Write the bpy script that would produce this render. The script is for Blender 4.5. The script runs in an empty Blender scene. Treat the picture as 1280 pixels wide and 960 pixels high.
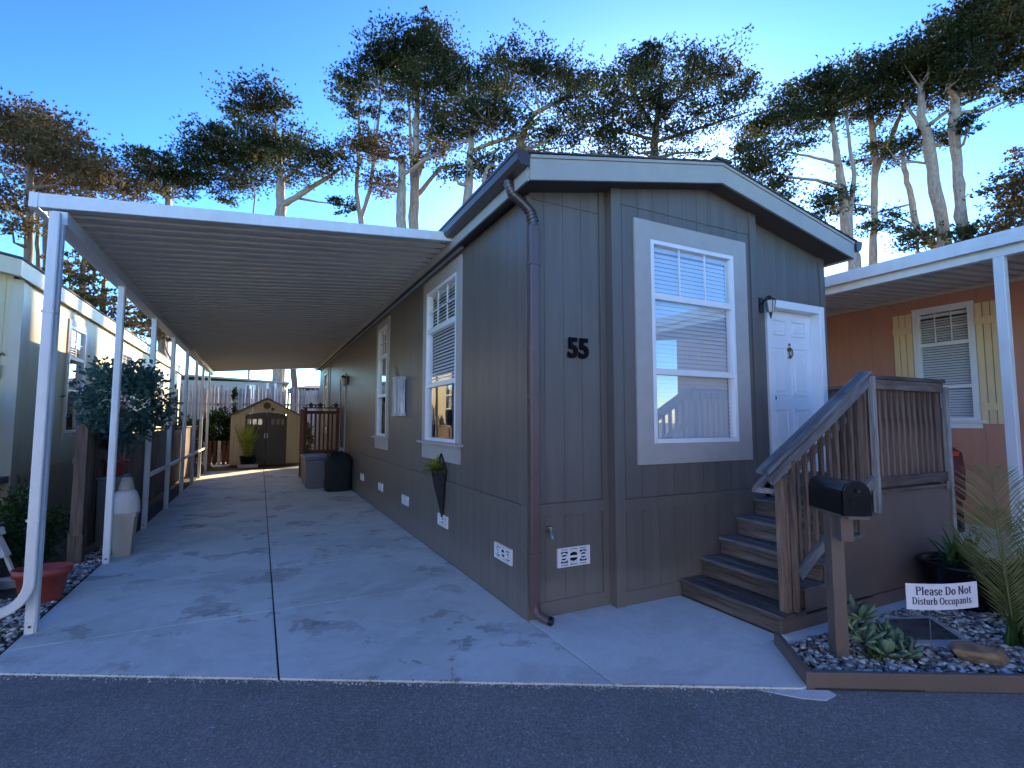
import bpy, math, random
import numpy as np
from mathutils import Vector, Matrix, noise as mnoise
random.seed(7)
scene = bpy.context.scene
COL = scene.collection
R_ = math.radians

# ------------------------------------------------------------------ camera, world, sun, exposure
FPX, CX, CY, CH = 628.0, 640.0, 480.0, 1.70
YAW, PITCH = R_(26.574), R_(4.28)
cam = bpy.data.cameras.new('camera'); cam_o = bpy.data.objects.new('camera', cam); COL.objects.link(cam_o)
cam.sensor_width = 36.0; cam.lens = FPX / 1280.0 * 36.0
cam.clip_start = 0.05; cam.clip_end = 2000
cam_o.location = (0, 0, CH); cam_o.rotation_euler = (math.pi / 2 + PITCH, 0, -YAW)
scene.camera = cam_o

SUN_AZ, SUN_EL = R_(41), R_(20.3)          # azimuth from +Y towards +X
w = bpy.data.worlds.new('World'); scene.world = w; w.use_nodes = True
nt = w.node_tree; nt.nodes.clear()
sky = nt.nodes.new('ShaderNodeTexSky'); sky.sky_type = 'NISHITA'; sky.sun_disc = False
sky.sun_elevation = SUN_EL; sky.sun_rotation = SUN_AZ
sky.altitude = 0; sky.air_density = 1.0; sky.dust_density = 0.22; sky.ozone_density = 6.0
bg = nt.nodes.new('ShaderNodeBackground'); bg.inputs['Strength'].default_value = 0.15
wo = nt.nodes.new('ShaderNodeOutputWorld')
hs = nt.nodes.new('ShaderNodeGamma'); hs.inputs['Gamma'].default_value = 1.9
tn = nt.nodes.new('ShaderNodeMix'); tn.data_type = 'RGBA'; tn.blend_type = 'MULTIPLY'; tn.inputs[0].default_value = 1.0; tn.inputs[7].default_value = (0.42, 0.335, 0.255, 1)
nt.links.new(sky.outputs[0], hs.inputs['Color']); nt.links.new(hs.outputs[0], tn.inputs[6]); nt.links.new(tn.outputs[2], bg.inputs[0]); nt.links.new(bg.outputs[0], wo.inputs[0])
sl = bpy.data.lights.new('sun', 'SUN'); so = bpy.data.objects.new('sun', sl); COL.objects.link(so)
sl.energy = 4.2; sl.angle = R_(0.6); sl.color = (1.0, 0.79, 0.48)
sd = Vector((math.sin(SUN_AZ) * math.cos(SUN_EL), math.cos(SUN_AZ) * math.cos(SUN_EL), math.sin(SUN_EL)))
so.rotation_euler = sd.to_track_quat('Z', 'Y').to_euler(); so.location = sd * 50
scene.view_settings.view_transform = 'Standard'; scene.view_settings.look = 'None'
scene.view_settings.exposure = 1.92; scene.view_settings.gamma = 1.0

# ------------------------------------------------------------------ materials
def new_mat(name):
    m = bpy.data.materials.new(name); m.use_nodes = True
    t = m.node_tree; b = t.nodes['Principled BSDF']
    return m, t, b
def lk(t, a, b): t.links.new(a, b)
def noise_node(t, scale, detail=4, coord='pos', vec=None, rough=0.55, dist=0.0):
    n = t.nodes.new('ShaderNodeTexNoise'); n.inputs['Scale'].default_value = scale
    n.inputs['Detail'].default_value = detail; n.inputs['Roughness'].default_value = rough
    n.inputs['Distortion'].default_value = dist
    if coord == 'pos': src = t.nodes.new('ShaderNodeNewGeometry').outputs['Position']
    else: src = t.nodes.new('ShaderNodeTexCoord').outputs['Object']
    if vec:
        mp = t.nodes.new('ShaderNodeMapping'); mp.inputs['Scale'].default_value = vec
        lk(t, src, mp.inputs[0]); src = mp.outputs[0]
    lk(t, src, n.inputs['Vector']); return n
def ramp(t, fac, stops):
    r = t.nodes.new('ShaderNodeValToRGB'); e = r.color_ramp.elements
    while len(e) < len(stops): e.new(0.5)
    for i, (p, c) in enumerate(stops):
        e[i].position = p; e[i].color = (c[0], c[1], c[2], 1) if hasattr(c, '__len__') else (c, c, c, 1)
    lk(t, fac, r.inputs[0]); return r
def mixc(t, f, a, b, mode='MIX'):
    m = t.nodes.new('ShaderNodeMix'); m.data_type = 'RGBA'; m.blend_type = mode
    for s, v in ((m.inputs[0], f), (m.inputs[6], a), (m.inputs[7], b)):
        if hasattr(v, 'links'): lk(t, v, s)
        elif hasattr(v, '__len__'): s.default_value = (v[0], v[1], v[2], 1)
        else: s.default_value = v
    return m.outputs[2]
def bump(t, b, h, strength=0.2, dist=0.01):
    n = t.nodes.new('ShaderNodeBump'); n.inputs['Strength'].default_value = strength; n.inputs['Distance'].default_value = dist
    lk(t, h, n.inputs['Height']); lk(t, n.outputs[0], b.inputs['Normal'])
def paint(name, col, rough=0.5, var=0.12, scale=3.0, vec=None, fine=60, bs=0.1, rnd=0.0, spec=0.5, metal=0.0, grime=0.0):
    m, t, b = new_mat(name)
    n = noise_node(t, scale, 5, vec=vec)
    dark = tuple(c * (1 - var) for c in col); lite = tuple(min(1, c * (1 + var)) for c in col)
    r = ramp(t, n.outputs[0], [(0.3, dark), (0.7, lite)]); c = r.outputs[0]
    if rnd:
        oi = t.nodes.new('ShaderNodeObjectInfo'); rr = ramp(t, oi.outputs['Random'], [(0, 1 - rnd), (1, 1 + rnd)])
        c = mixc(t, 1.0, c, rr.outputs[0], 'MULTIPLY')
    if grime:
        g = noise_node(t, 1.7, 8, rough=0.7); gr = ramp(t, g.outputs[0], [(0.48, 0.0), (0.75, 1.0)])
        gm = t.nodes.new('ShaderNodeMath'); gm.operation = 'MULTIPLY'; lk(t, gr.outputs[0], gm.inputs[0]); gm.inputs[1].default_value = grime
        c = mixc(t, gm.outputs[0], c, tuple(x * 0.45 for x in col))
    if name.startswith('siding'):
        st = noise_node(t, 9, 6, vec=(1, 1, 0.05), rough=0.7); sr = ramp(t, st.outputs[0], [(0.35, 0.90), (0.65, 1.08)]); c = mixc(t, 1.0, c, sr.outputs[0], 'MULTIPLY')
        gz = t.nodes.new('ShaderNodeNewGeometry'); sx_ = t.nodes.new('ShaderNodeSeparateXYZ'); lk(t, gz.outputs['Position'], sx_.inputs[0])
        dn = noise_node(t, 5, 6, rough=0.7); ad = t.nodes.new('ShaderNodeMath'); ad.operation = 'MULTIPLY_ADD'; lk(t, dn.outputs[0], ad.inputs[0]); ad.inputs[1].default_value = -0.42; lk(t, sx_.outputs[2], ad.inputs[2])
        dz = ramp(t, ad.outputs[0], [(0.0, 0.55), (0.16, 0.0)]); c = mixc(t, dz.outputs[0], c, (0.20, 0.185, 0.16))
    lk(t, c, b.inputs['Base Color']); b.inputs['Roughness'].default_value = rough
    b.inputs['Specular IOR Level'].default_value = spec; b.inputs['Metallic'].default_value = metal
    f = noise_node(t, fine, 3); bump(t, b, f.outputs[0], bs, 0.004)
    return m
def wood(name, axis, c1, c2, rough=0.75, gs=14.0):
    m, t, b = new_mat(name)
    v = [1, 1, 1]; v['xyz'.index(axis)] = 0.06
    n = noise_node(t, gs, 6, coord='obj', vec=tuple(v), rough=0.65, dist=0.4)
    n2 = noise_node(t, gs * 4, 4, coord='obj', vec=tuple(v), rough=0.6)
    big = noise_node(t, 1.3, 3)
    r = ramp(t, n.outputs[0], [(0.28, c1), (0.5, tuple((a + b_) / 2 for a, b_ in zip(c1, c2))), (0.72, c2)])
    oi = t.nodes.new('ShaderNodeObjectInfo'); rr = ramp(t, oi.outputs['Random'], [(0, 0.72), (1, 1.25)])
    c = mixc(t, 1.0, r.outputs[0], rr.outputs[0], 'MULTIPLY')
    r2 = ramp(t, n2.outputs[0], [(0.35, 0.55), (0.6, 1.05)]); c = mixc(t, 1.0, c, r2.outputs[0], 'MULTIPLY')
    r3 = ramp(t, big.outputs[0], [(0.35, 0.75), (0.65, 1.1)]); c = mixc(t, 1.0, c, r3.outputs[0], 'MULTIPLY')
    vo = t.nodes.new('ShaderNodeTexVoronoi'); vo.inputs['Scale'].default_value = 2.6
    gp = t.nodes.new('ShaderNodeNewGeometry'); mp = t.nodes.new('ShaderNodeMapping')
    vv = [1, 1, 1]; vv['xyz'.index(axis)] = 0.6; mp.inputs['Scale'].default_value = vv
    lk(t, gp.outputs['Position'], mp.inputs[0]); lk(t, mp.outputs[0], vo.inputs['Vector'])
    k = ramp(t, vo.outputs['Distance'], [(0.0, 0.25), (0.075, 1.0)]); c = mixc(t, 1.0, c, k.outputs[0], 'MULTIPLY')
    lk(t, c, b.inputs['Base Color']); b.inputs['Roughness'].default_value = rough
    b.inputs['Specular IOR Level'].default_value = 0.3
    bump(t, b, n2.outputs[0], 0.35, 0.004); return m

M = {}
M['siding'] = paint('siding_paint', (0.138, 0.119, 0.098), 0.42, 0.07, 5, vec=(3, 3, 0.25), fine=45, bs=0.12, rnd=0.05, grime=0.12)
M['siding_bay'] = paint('siding_paint_front', (0.125, 0.113, 0.100), 0.5, 0.07, 5, vec=(3, 3, 0.25), fine=45, bs=0.12, rnd=0.04, grime=0.1)
M['wall_back'] = paint('wall_backing', (0.11, 0.09, 0.075), 0.7, 0.05)
M['trim'] = paint('window_trim_paint', (0.40, 0.37, 0.335), 0.5, 0.06, 8, fine=50, grime=0.1)
M['fascia'] = paint('fascia_paint', (0.34, 0.33, 0.30), 0.5, 0.06, 4, fine=50, grime=0.1)
M['white'] = paint('white_vinyl', (0.78, 0.78, 0.77), 0.35, 0.03, 3, grime=0.04)
M['metal_white'] = paint('white_painted_metal', (0.66, 0.67, 0.67), 0.4, 0.06, 6, vec=(2, 2, 0.4), grime=0.25)
M['pan'] = paint('roof_pan_metal', (0.54, 0.52, 0.47), 0.45, 0.06, 3, grime=0.18)
M['gutter'] = paint('dark_brown_gutter', (0.05, 0.036, 0.036), 0.3, 0.1, 5, spec=0.6)
M['spout'] = paint('brown_downspout', (0.115, 0.075, 0.075), 0.35, 0.12, 5, spec=0.5, grime=0.15)
M['shingle'] = paint('asphalt_shingle', (0.05, 0.05, 0.055), 0.9, 0.4, 30, fine=200, bs=0.4, rnd=0.25)
M['soffit'] = paint('soffit_brown', (0.075, 0.062, 0.055), 0.7, 0.06)
M['skirt'] = paint('brown_skirt_paint', (0.150, 0.112, 0.095), 0.55, 0.08, 3, fine=30, bs=0.15, grime=0.25)
M['black'] = paint('black_paint', (0.006, 0.0065, 0.009), 0.25, 0.3, 12, fine=25, bs=0.15, spec=0.4)
M['blackmetal'] = paint('black_iron', (0.015, 0.014, 0.014), 0.5, 0.2, 20)
M['number'] = paint('number_paint', (0.006, 0.006, 0.010), 0.8, 0.1, spec=0.1)
M['cover'] = paint('black_fabric_cover', (0.012, 0.012, 0.013), 0.8, 0.3, 8, fine=90, bs=0.5)
M['vent'] = paint('white_vent', (0.74, 0.74, 0.74), 0.4, 0.03)
M['brass'] = paint('aged_brass', (0.25, 0.17, 0.07), 0.35, 0.15, 20, metal=0.9)
M['door'] = paint('white_door_paint', (0.76, 0.77, 0.78), 0.4, 0.02)
M['bulb'] = paint('clear_lamp_glass', (0.5, 0.5, 0.48), 0.1, 0.02)
M['graybox'] = paint('grey_plastic', (0.14, 0.15, 0.16), 0.5, 0.08, 4, grime=0.2)
M['tan'] = paint('tan_resin', (0.42, 0.36, 0.24), 0.55, 0.06, 4, vec=(3, 3, 0.4), rnd=0.03, grime=0.15)
M['darkdoor'] = paint('dark_brown_resin', (0.045, 0.04, 0.034), 0.5, 0.1, 4)
M['cream'] = paint('cream_siding', (0.56, 0.47, 0.28), 0.6, 0.05, 4, vec=(3, 3, 0.3), rnd=0.03, grime=0.12)
M['creamtrim'] = paint('cream_trim', (0.54, 0.47, 0.34), 0.55, 0.05, grime=0.1)
M['orange'] = paint('terracotta_siding', (0.50, 0.235, 0.15), 0.6, 0.06, 4, vec=(3, 3, 0.3), fine=40, rnd=0.02, grime=0.1)
M['shutter'] = paint('yellow_shutter', (0.78, 0.58, 0.32), 0.5, 0.05, 6, vec=(3, 3, 0.4), rnd=0.04, grime=0.1)
M['terra'] = paint('terracotta_plastic', (0.26, 0.045, 0.032), 0.5, 0.1, 6, grime=0.25)
M['potwhite'] = paint('pale_planter', (0.55, 0.53, 0.52), 0.5, 0.06, 5, grime=0.2)
M['pottan'] = paint('tan_planter', (0.36, 0.32, 0.26), 0.55, 0.06, 5, grime=0.2)
M['maroon'] = paint('maroon_cover', (0.11, 0.015, 0.022), 0.6, 0.2, 5)
M['redbag'] = paint('red_plastic', (0.55, 0.06, 0.03), 0.4, 0.1)
M['bark_pale'] = paint('pale_bark', (0.33, 0.27, 0.22), 0.85, 0.35, 6, vec=(2, 2, 0.4), fine=14, bs=0.8)
M['bark_dark'] = paint('brown_bark', (0.17, 0.12, 0.09), 0.85, 0.35, 6, vec=(2, 2, 0.4), fine=14, bs=0.8)
M['soil'] = paint('dark_soil', (0.060, 0.048, 0.034), 0.95, 0.4, 6, fine=40, bs=0.8)
M['earth'] = paint('bare_ground', (0.10, 0.085, 0.055), 0.95, 0.35, 1.5, fine=25, bs=0.8)
M['rock'] = paint('tan_rock', (0.30, 0.20, 0.115), 0.85, 0.35, 9, fine=35, bs=0.9)
M['flag'] = paint('slate_flagstone', (0.38, 0.38, 0.37), 0.75, 0.3, 7, fine=30, bs=0.6)
M['lid'] = paint('grey_concrete_lid', (0.46, 0.47, 0.48), 0.7, 0.08, 8, grime=0.2)
M['liddark'] = paint('dark_wet_lid', (0.10, 0.11, 0.10), 0.25, 0.3, 9, spec=0.7)
M['sign'] = paint('sign_board', (0.80, 0.80, 0.86), 0.4, 0.02)
M['ink'] = paint('sign_ink', (0.02, 0.016, 0.06), 0.5, 0.05)
M['wire'] = paint('steel_wire', (0.35, 0.35, 0.35), 0.4, 0.05, metal=0.8)
M['blind'] = paint('white_blind', (0.84, 0.85, 0.86), 0.5, 0.02)
M['room'] = paint('dark_room', (0.035, 0.037, 0.04), 0.9, 0.1)
M['winter'] = paint('pale_far_wall', (0.42, 0.42, 0.40), 0.7, 0.05, grime=0.1)
M['bouncewall'] = paint('white_bounce_siding', (0.66, 0.70, 0.74), 0.6, 0.04, grime=0.1)  # pale siding of the added homes opposite, bounces sun onto the shaded fronts
M['bolt'] = paint('rusty_bolt', (0.06, 0.04, 0.03), 0.6, 0.2)
M['woodz'] = wood('weathered_wood_upright', 'z', (0.095, 0.056, 0.038), (0.30, 0.205, 0.155))
M['woodx'] = wood('weathered_wood_along', 'x', (0.07, 0.046, 0.036), (0.24, 0.185, 0.15))
M['woody'] = wood('weathered_wood_across', 'y', (0.080, 0.058, 0.046), (0.215, 0.172, 0.145))
M['tread'] = wood('grey_worn_tread', 'y', (0.10, 0.090, 0.082), (0.235, 0.215, 0.205))
M['woodz_lt'] = wood('silvered_wood', 'z', (0.26, 0.23, 0.205), (0.44, 0.42, 0.39))
M['woodx_lt'] = wood('silvered_rail', 'x', (0.12, 0.115, 0.115), (0.36, 0.36, 0.37))
M['fence'] = wood('brown_fence_wood', 'z', (0.085, 0.055, 0.04), (0.22, 0.155, 0.115))
M['grape'] = wood('old_grey_paling', 'z', (0.30, 0.285, 0.265), (0.80, 0.78, 0.74))
M['redwood'] = wood('reddish_wood', 'z', (0.11, 0.035, 0.018), (0.26, 0.10, 0.05))

def leaf_mat(name, stops, scale=0.35, trans=0.42, rough=0.55):
    m, t, b = new_mat(name)
    n = noise_node(t, scale, 3); r = ramp(t, n.outputs[0], stops)
    g = t.nodes.new('ShaderNodeNewGeometry'); rr = ramp(t, g.outputs['Random Per Island'], [(0, 0.65), (1, 1.35)])
    c = mixc(t, 1.0, r.outputs[0], rr.outputs[0], 'MULTIPLY')
    lk(t, c, b.inputs['Base Color']); b.inputs['Roughness'].default_value = rough; b.inputs['Specular IOR Level'].default_value = 0.3
    tr = t.nodes.new('ShaderNodeBsdfTranslucent'); lk(t, c, tr.inputs[0])
    mx = t.nodes.new('ShaderNodeMixShader'); mx.inputs[0].default_value = trans
    lk(t, b.outputs[0], mx.inputs[1]); lk(t, tr.outputs[0], mx.inputs[2]); lk(t, mx.outputs[0], t.nodes['Material Output'].inputs[0])
    return m
M['cypress'] = leaf_mat('cypress_foliage', [(0.32, (0.030, 0.048, 0.018)), (0.52, (0.050, 0.070, 0.024)), (0.64, (0.10, 0.10, 0.032)), (0.74, (0.19, 0.125, 0.045))])
M['cypress_brown'] = leaf_mat('cypress_foliage_dry', [(0.28, (0.05, 0.056, 0.022)), (0.46, (0.12, 0.095, 0.04)), (0.72, (0.26, 0.17, 0.075))])
M['shrubleaf'] = leaf_mat('blue_green_leaf', [(0.3, (0.03, 0.085, 0.065)), (0.7, (0.085, 0.17, 0.14))], 3.0)
M['hedge'] = leaf_mat('hedge_leaf', [(0.3, (0.02, 0.045, 0.012)), (0.7, (0.06, 0.10, 0.025))], 1.5)
M['limeleaf'] = leaf_mat('lime_leaf', [(0.3, (0.20, 0.27, 0.03)), (0.7, (0.36, 0.40, 0.06))], 5.0)
M['succ'] = leaf_mat('succulent_leaf', [(0.3, (0.09, 0.17, 0.10)), (0.7, (0.22, 0.32, 0.20))], 5.0, 0.1, 0.4)
M['strap'] = leaf_mat('strap_leaf', [(0.3, (0.03, 0.075, 0.018)), (0.7, (0.08, 0.15, 0.03))], 3.0, 0.25, 0.35)
M['palm'] = leaf_mat('palm_leaf', [(0.3, (0.10, 0.14, 0.05)), (0.7, (0.22, 0.22, 0.08))], 2.0, 0.3, 0.4)

def glass_mat(name, tint=(0.9, 0.95, 0.97), refl=0.3):
    m, t, b = new_mat(name); t.nodes.remove(b)
    tr = t.nodes.new('ShaderNodeBsdfTransparent'); tr.inputs[0].default_value = (*tint, 1)
    gl = t.nodes.new('ShaderNodeBsdfGlossy'); gl.inputs['Roughness'].default_value = 0.01
    fr = t.nodes.new('ShaderNodeFresnel'); fr.inputs[0].default_value = 1.5
    ma = t.nodes.new('ShaderNodeMath'); ma.operation = 'ADD'; ma.use_clamp = True
    lk(t, fr.outputs[0], ma.inputs[0]); ma.inputs[1].default_value = refl
    nn = noise_node(t, 1.2, 2); bp = t.nodes.new('ShaderNodeBump'); bp.inputs['Strength'].default_value = 0.06; bp.inputs['Distance'].default_value = 0.02
    lk(t, nn.outputs[0], bp.inputs['Height']); lk(t, bp.outputs[0], gl.inputs['Normal'])
    mx = t.nodes.new('ShaderNodeMixShader')
    ge = t.nodes.new('ShaderNodeNewGeometry'); iv = t.nodes.new('ShaderNodeMath'); iv.operation = 'SUBTRACT'; iv.inputs[0].default_value = 1.0; lk(t, ge.outputs['Backfacing'], iv.inputs[1])
    mu = t.nodes.new('ShaderNodeMath'); mu.operation = 'MULTIPLY'; lk(t, ma.outputs[0], mu.inputs[0]); lk(t, iv.outputs[0], mu.inputs[1])
    lk(t, mu.outputs[0], mx.inputs[0]); lk(t, tr.outputs[0], mx.inputs[1]); lk(t, gl.outputs[0], mx.inputs[2])
    lk(t, mx.outputs[0], t.nodes['Material Output'].inputs[0]); return m
M['glass'] = glass_mat('window_glass', (0.99, 0.995, 1.0), refl=0.10); M['glass_bay'] = glass_mat('window_glass_front', (0.99, 1.0, 1.0), refl=0.28)

def concrete(name, base, stain, stain_amt, joints=True):
    m, t, b = new_mat(name)
    a = noise_node(t, 0.9, 6, rough=0.6); r = ramp(t, a.outputs[0], [(0.3, tuple(c * 0.82 for c in base)), (0.7, tuple(min(1, c * 1.12) for c in base))])
    sp = noise_node(t, 90, 3); rs = ramp(t, sp.outputs[0], [(0.3, 0.86), (0.7, 1.08)]); c = mixc(t, 1.0, r.outputs[0], rs.outputs[0], 'MULTIPLY')
    if stain_amt:
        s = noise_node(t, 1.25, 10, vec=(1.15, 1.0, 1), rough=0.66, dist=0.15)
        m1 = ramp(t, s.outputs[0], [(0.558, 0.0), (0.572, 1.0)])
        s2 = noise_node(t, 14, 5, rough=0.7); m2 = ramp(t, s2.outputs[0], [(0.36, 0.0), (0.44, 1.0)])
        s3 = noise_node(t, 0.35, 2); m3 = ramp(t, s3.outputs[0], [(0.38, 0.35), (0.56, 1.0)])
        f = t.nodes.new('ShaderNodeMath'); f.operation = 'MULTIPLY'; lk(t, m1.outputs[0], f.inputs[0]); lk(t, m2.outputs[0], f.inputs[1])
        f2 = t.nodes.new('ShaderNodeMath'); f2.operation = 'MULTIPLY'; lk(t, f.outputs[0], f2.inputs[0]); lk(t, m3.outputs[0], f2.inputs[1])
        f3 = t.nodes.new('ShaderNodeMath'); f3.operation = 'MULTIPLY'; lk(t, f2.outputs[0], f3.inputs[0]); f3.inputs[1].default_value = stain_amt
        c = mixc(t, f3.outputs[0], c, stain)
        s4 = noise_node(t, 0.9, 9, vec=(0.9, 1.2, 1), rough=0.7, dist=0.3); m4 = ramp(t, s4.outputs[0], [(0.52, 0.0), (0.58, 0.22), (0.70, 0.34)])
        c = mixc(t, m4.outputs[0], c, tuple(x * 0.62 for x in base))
    pb_ = noise_node(t, 0.6, 9, vec=(1.0, 1.1, 1), rough=0.7, dist=0.3); mp_ = ramp(t, pb_.outputs[0], [(0.47, 0.0), (0.53, 0.45), (0.60, 0.15), (0.66, 0.5)])
    c = mixc(t, mp_.outputs[0], c, tuple(min(0.8, x * 1.28) for x in base))
    st = noise_node(t, 7, 5, rough=0.8); ms = ramp(t, st.outputs[0], [(0.70, 0.0), (0.76, 0.5)]); c = mixc(t, ms.outputs[0], c, tuple(x * 0.5 for x in base))
    lk(t, c, b.inputs['Base Color']); b.inputs['Roughness'].default_value = 0.75; b.inputs['Specular IOR Level'].default_value = 0.35
    bump(t, b, sp.outputs[0], 0.25, 0.003); return m
M['drive'] = concrete('driveway_concrete', (0.60, 0.655, 0.63), (0.27, 0.27, 0.25), 0.9)
M['walk'] = concrete('walkway_concrete', (0.63, 0.68, 0.66), (0.2, 0.2, 0.2), 0.0)
def asphalt():
    m, t, b = new_mat('asphalt')
    v = t.nodes.new('ShaderNodeTexVoronoi'); v.inputs['Scale'].default_value = 110
    g = t.nodes.new('ShaderNodeNewGeometry'); lk(t, g.outputs['Position'], v.inputs['Vector'])
    r = ramp(t, v.outputs['Color'], [(0.0, (0.12, 0.125, 0.122)), (0.5, (0.19, 0.196, 0.192)), (0.9, (0.29, 0.295, 0.29)), (1.0, (0.62, 0.62, 0.60))])
    n = noise_node(t, 1.1, 8, rough=0.68, dist=0.3); rn = ramp(t, n.outputs[0], [(0.28, 0.66), (0.45, 0.95), (0.62, 1.08), (0.74, 1.35)])
    c = mixc(t, 1.0, r.outputs[0], rn.outputs[0], 'MULTIPLY'); lk(t, c, b.inputs['Base Color'])
    n2 = noise_node(t, 160, 4, rough=0.7); md = t.nodes.new('ShaderNodeMath'); md.operation = 'ADD'
    lk(t, v.outputs['Distance'], md.inputs[0]); lk(t, n2.outputs[0], md.inputs[1])
    b.inputs['Roughness'].default_value = 0.8; bump(t, b, md.outputs[0], 0.45, 0.005); return m
M['asphalt'] = asphalt()
def stones_mat():
    m, t, b = new_mat('river_pebbles')
    g = t.nodes.new('ShaderNodeNewGeometry')
    r = ramp(t, g.outputs['Random Per Island'], [(0.0, (0.05, 0.052, 0.056)), (0.22, (0.14, 0.14, 0.145)), (0.42, (0.27, 0.265, 0.255)), (0.56, (0.36, 0.29, 0.22)), (0.7, (0.45, 0.45, 0.44)), (1.0, (0.82, 0.80, 0.77))])
    n = noise_node(t, 40, 4); rn = ramp(t, n.outputs[0], [(0.3, 0.8), (0.7, 1.15)]); c = mixc(t, 1.0, r.outputs[0], rn.outputs[0], 'MULTIPLY')
    lk(t, c, b.inputs['Base Color']); b.inputs['Roughness'].default_value = 0.55; return m
M['stones'] = stones_mat()

# ------------------------------------------------------------------ mesh helpers (everything is authored in world metres)
WO = {}            # world origin of every object
def V(*a): return Vector(a)
class MB:
    def __init__(s): s.v = []; s.f = []; s.smooth = []
    def add(s, vs, fs, smooth=False):
        o = len(s.v); s.v += [tuple(p) for p in vs]; s.f += [tuple(o + i for i in f) for f in fs]; s.smooth += [smooth] * len(fs); return s
    def box(s, x0, y0, z0, x1, y1, z1):
        return s.hexa([(x0, y0, z0), (x1, y0, z0), (x1, y1, z0), (x0, y1, z0)], [(x0, y0, z1), (x1, y0, z1), (x1, y1, z1), (x0, y1, z1)])
    def hexa(s, b, t): return s.add(list(b) + list(t), [(3, 2, 1, 0), (4, 5, 6, 7), (0, 1, 5, 4), (1, 2, 6, 5), (2, 3, 7, 6), (3, 0, 4, 7)])
    def beam(s, p0, p1, wd, ht, up=(0, 0, 1)):
        p0 = Vector(p0); p1 = Vector(p1); d = (p1 - p0).normalized(); u = Vector(up)
        sd_ = d.cross(u)
        if sd_.length < 1e-4: sd_ = d.cross(Vector((1, 0, 0)))
        sd_.normalize(); u = sd_.cross(d).normalized(); a = sd_ * wd / 2; c = u * ht / 2
        return s.hexa([p0 - a - c, p1 - a - c, p1 + a - c, p0 + a - c], [p0 - a + c, p1 - a + c, p1 + a + c, p0 + a + c])
    def prism(s, poly, z0, z1):
        n = len(poly); vs = [(x, y, z0) for x, y in poly] + [(x, y, z1) for x, y in poly]
        return s.add(vs, [tuple(range(n))[::-1], tuple(range(n, 2 * n))] + [(i, (i + 1) % n, n + (i + 1) % n, n + i) for i in range(n)])
    def extr(s, poly, o, au, av, an, d):          # polygon in plane (au,av) at o, extruded along an by d
        o, au, av, an = map(Vector, (o, au, av, an)); n = len(poly)
        vs = [o + au * u + av * v_ for u, v_ in poly]; vs += [p + an * d for p in vs]
        return s.add(vs, [tuple(range(n))[::-1], tuple(range(n, 2 * n))] + [(i, (i + 1) % n, n + (i + 1) % n, n + i) for i in range(n)])
    def tube(s, pts, rad, n=8, cap=True, ell=1.0, smooth=True):
        pts = [Vector(p) for p in pts]; k = len(pts)
        if not hasattr(rad, '__len__'): rad = [rad] * k
        vs = []; ref = None
        for i, p in enumerate(pts):
            d = (pts[min(i + 1, k - 1)] - pts[max(i - 1, 0)]).normalized()
            if ref is None: ref = Vector((0, 0, 1)) if abs(d.z) < 0.9 else Vector((1, 0, 0))
            a = d.cross(ref).normalized(); b_ = a.cross(d).normalized(); ref = b_ if abs(d.dot(b_)) < 0.9 else ref
            for j in range(n):
                t = 2 * math.pi * j / n; vs.append(p + (a * math.cos(t) * ell + b_ * math.sin(t)) * rad[i])
        fs = [(i * n + j, i * n + (j + 1) % n, (i + 1) * n + (j + 1) % n, (i + 1) * n + j) for i in range(k - 1) for j in range(n)]
        s.add(vs, fs, smooth)
        if cap:
            s.add(vs[:n], [tuple(range(n))[::-1]]); s.add(vs[-n:], [tuple(range(n))])
        return s
    def lathe(s, c, prof, n=20, sx=1, sy=1, smooth=True, close=True):
        vs = [(c[0] + r * math.cos(2 * math.pi * j / n) * sx, c[1] + r * math.sin(2 * math.pi * j / n) * sy, c[2] + z) for r, z in prof for j in range(n)]
        fs = [(i * n + j, i * n + (j + 1) % n, (i + 1) * n + (j + 1) % n, (i + 1) * n + j) for i in range(len(prof) - 1) for j in range(n)]
        s.add(vs, fs, smooth)
        if close: s.add(vs[:n], [tuple(range(n))[::-1]]); s.add(vs[-n:], [tuple(range(n))])
        return s
    def build(s, name, mat, parent=None, origin=None, stuff=False, bevel=0.0):
        if origin is None: origin = WO[parent] if parent else Vector((0, 0, 0))
        origin = Vector(origin); me = bpy.data.meshes.new(name)
        me.from_pydata([tuple(Vector(p) - origin) for p in s.v], [], s.f); me.materials.append(mat if not isinstance(mat, str) else M[mat])
        me.polygons.foreach_set('use_smooth', s.smooth); me.update()
        o = bpy.data.objects.new(name, me); COL.objects.link(o); WO[o] = origin
        if parent: o.parent = parent; o.location = origin - WO[parent]
        else: o.location = origin
        if stuff: o['kind'] = 'stuff'
        if bevel:
            md = o.modifiers.new('bevel', 'BEVEL'); md.width = bevel; md.segments = 2; md.limit_method = 'ANGLE'; md.harden_normals = False
        return o
def thing(name, label, cat, loc, group=None):
    o = bpy.data.objects.new(name, None); COL.objects.link(o); o.location = loc; o.empty_display_size = 0.1
    o['label'] = label; o['category'] = cat; WO[o] = Vector(loc)
    if group: o['group'] = group
    return o
def struct(name, loc=(0, 0, 0)):
    o = bpy.data.objects.new(name, None); COL.objects.link(o); o.location = loc; o['kind'] = 'structure'; WO[o] = Vector(loc); return o
def tag(o, label, cat, group=None):
    o['label'] = label; o['category'] = cat
    if group: o['group'] = group
    return o
CACHE = {}
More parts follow.
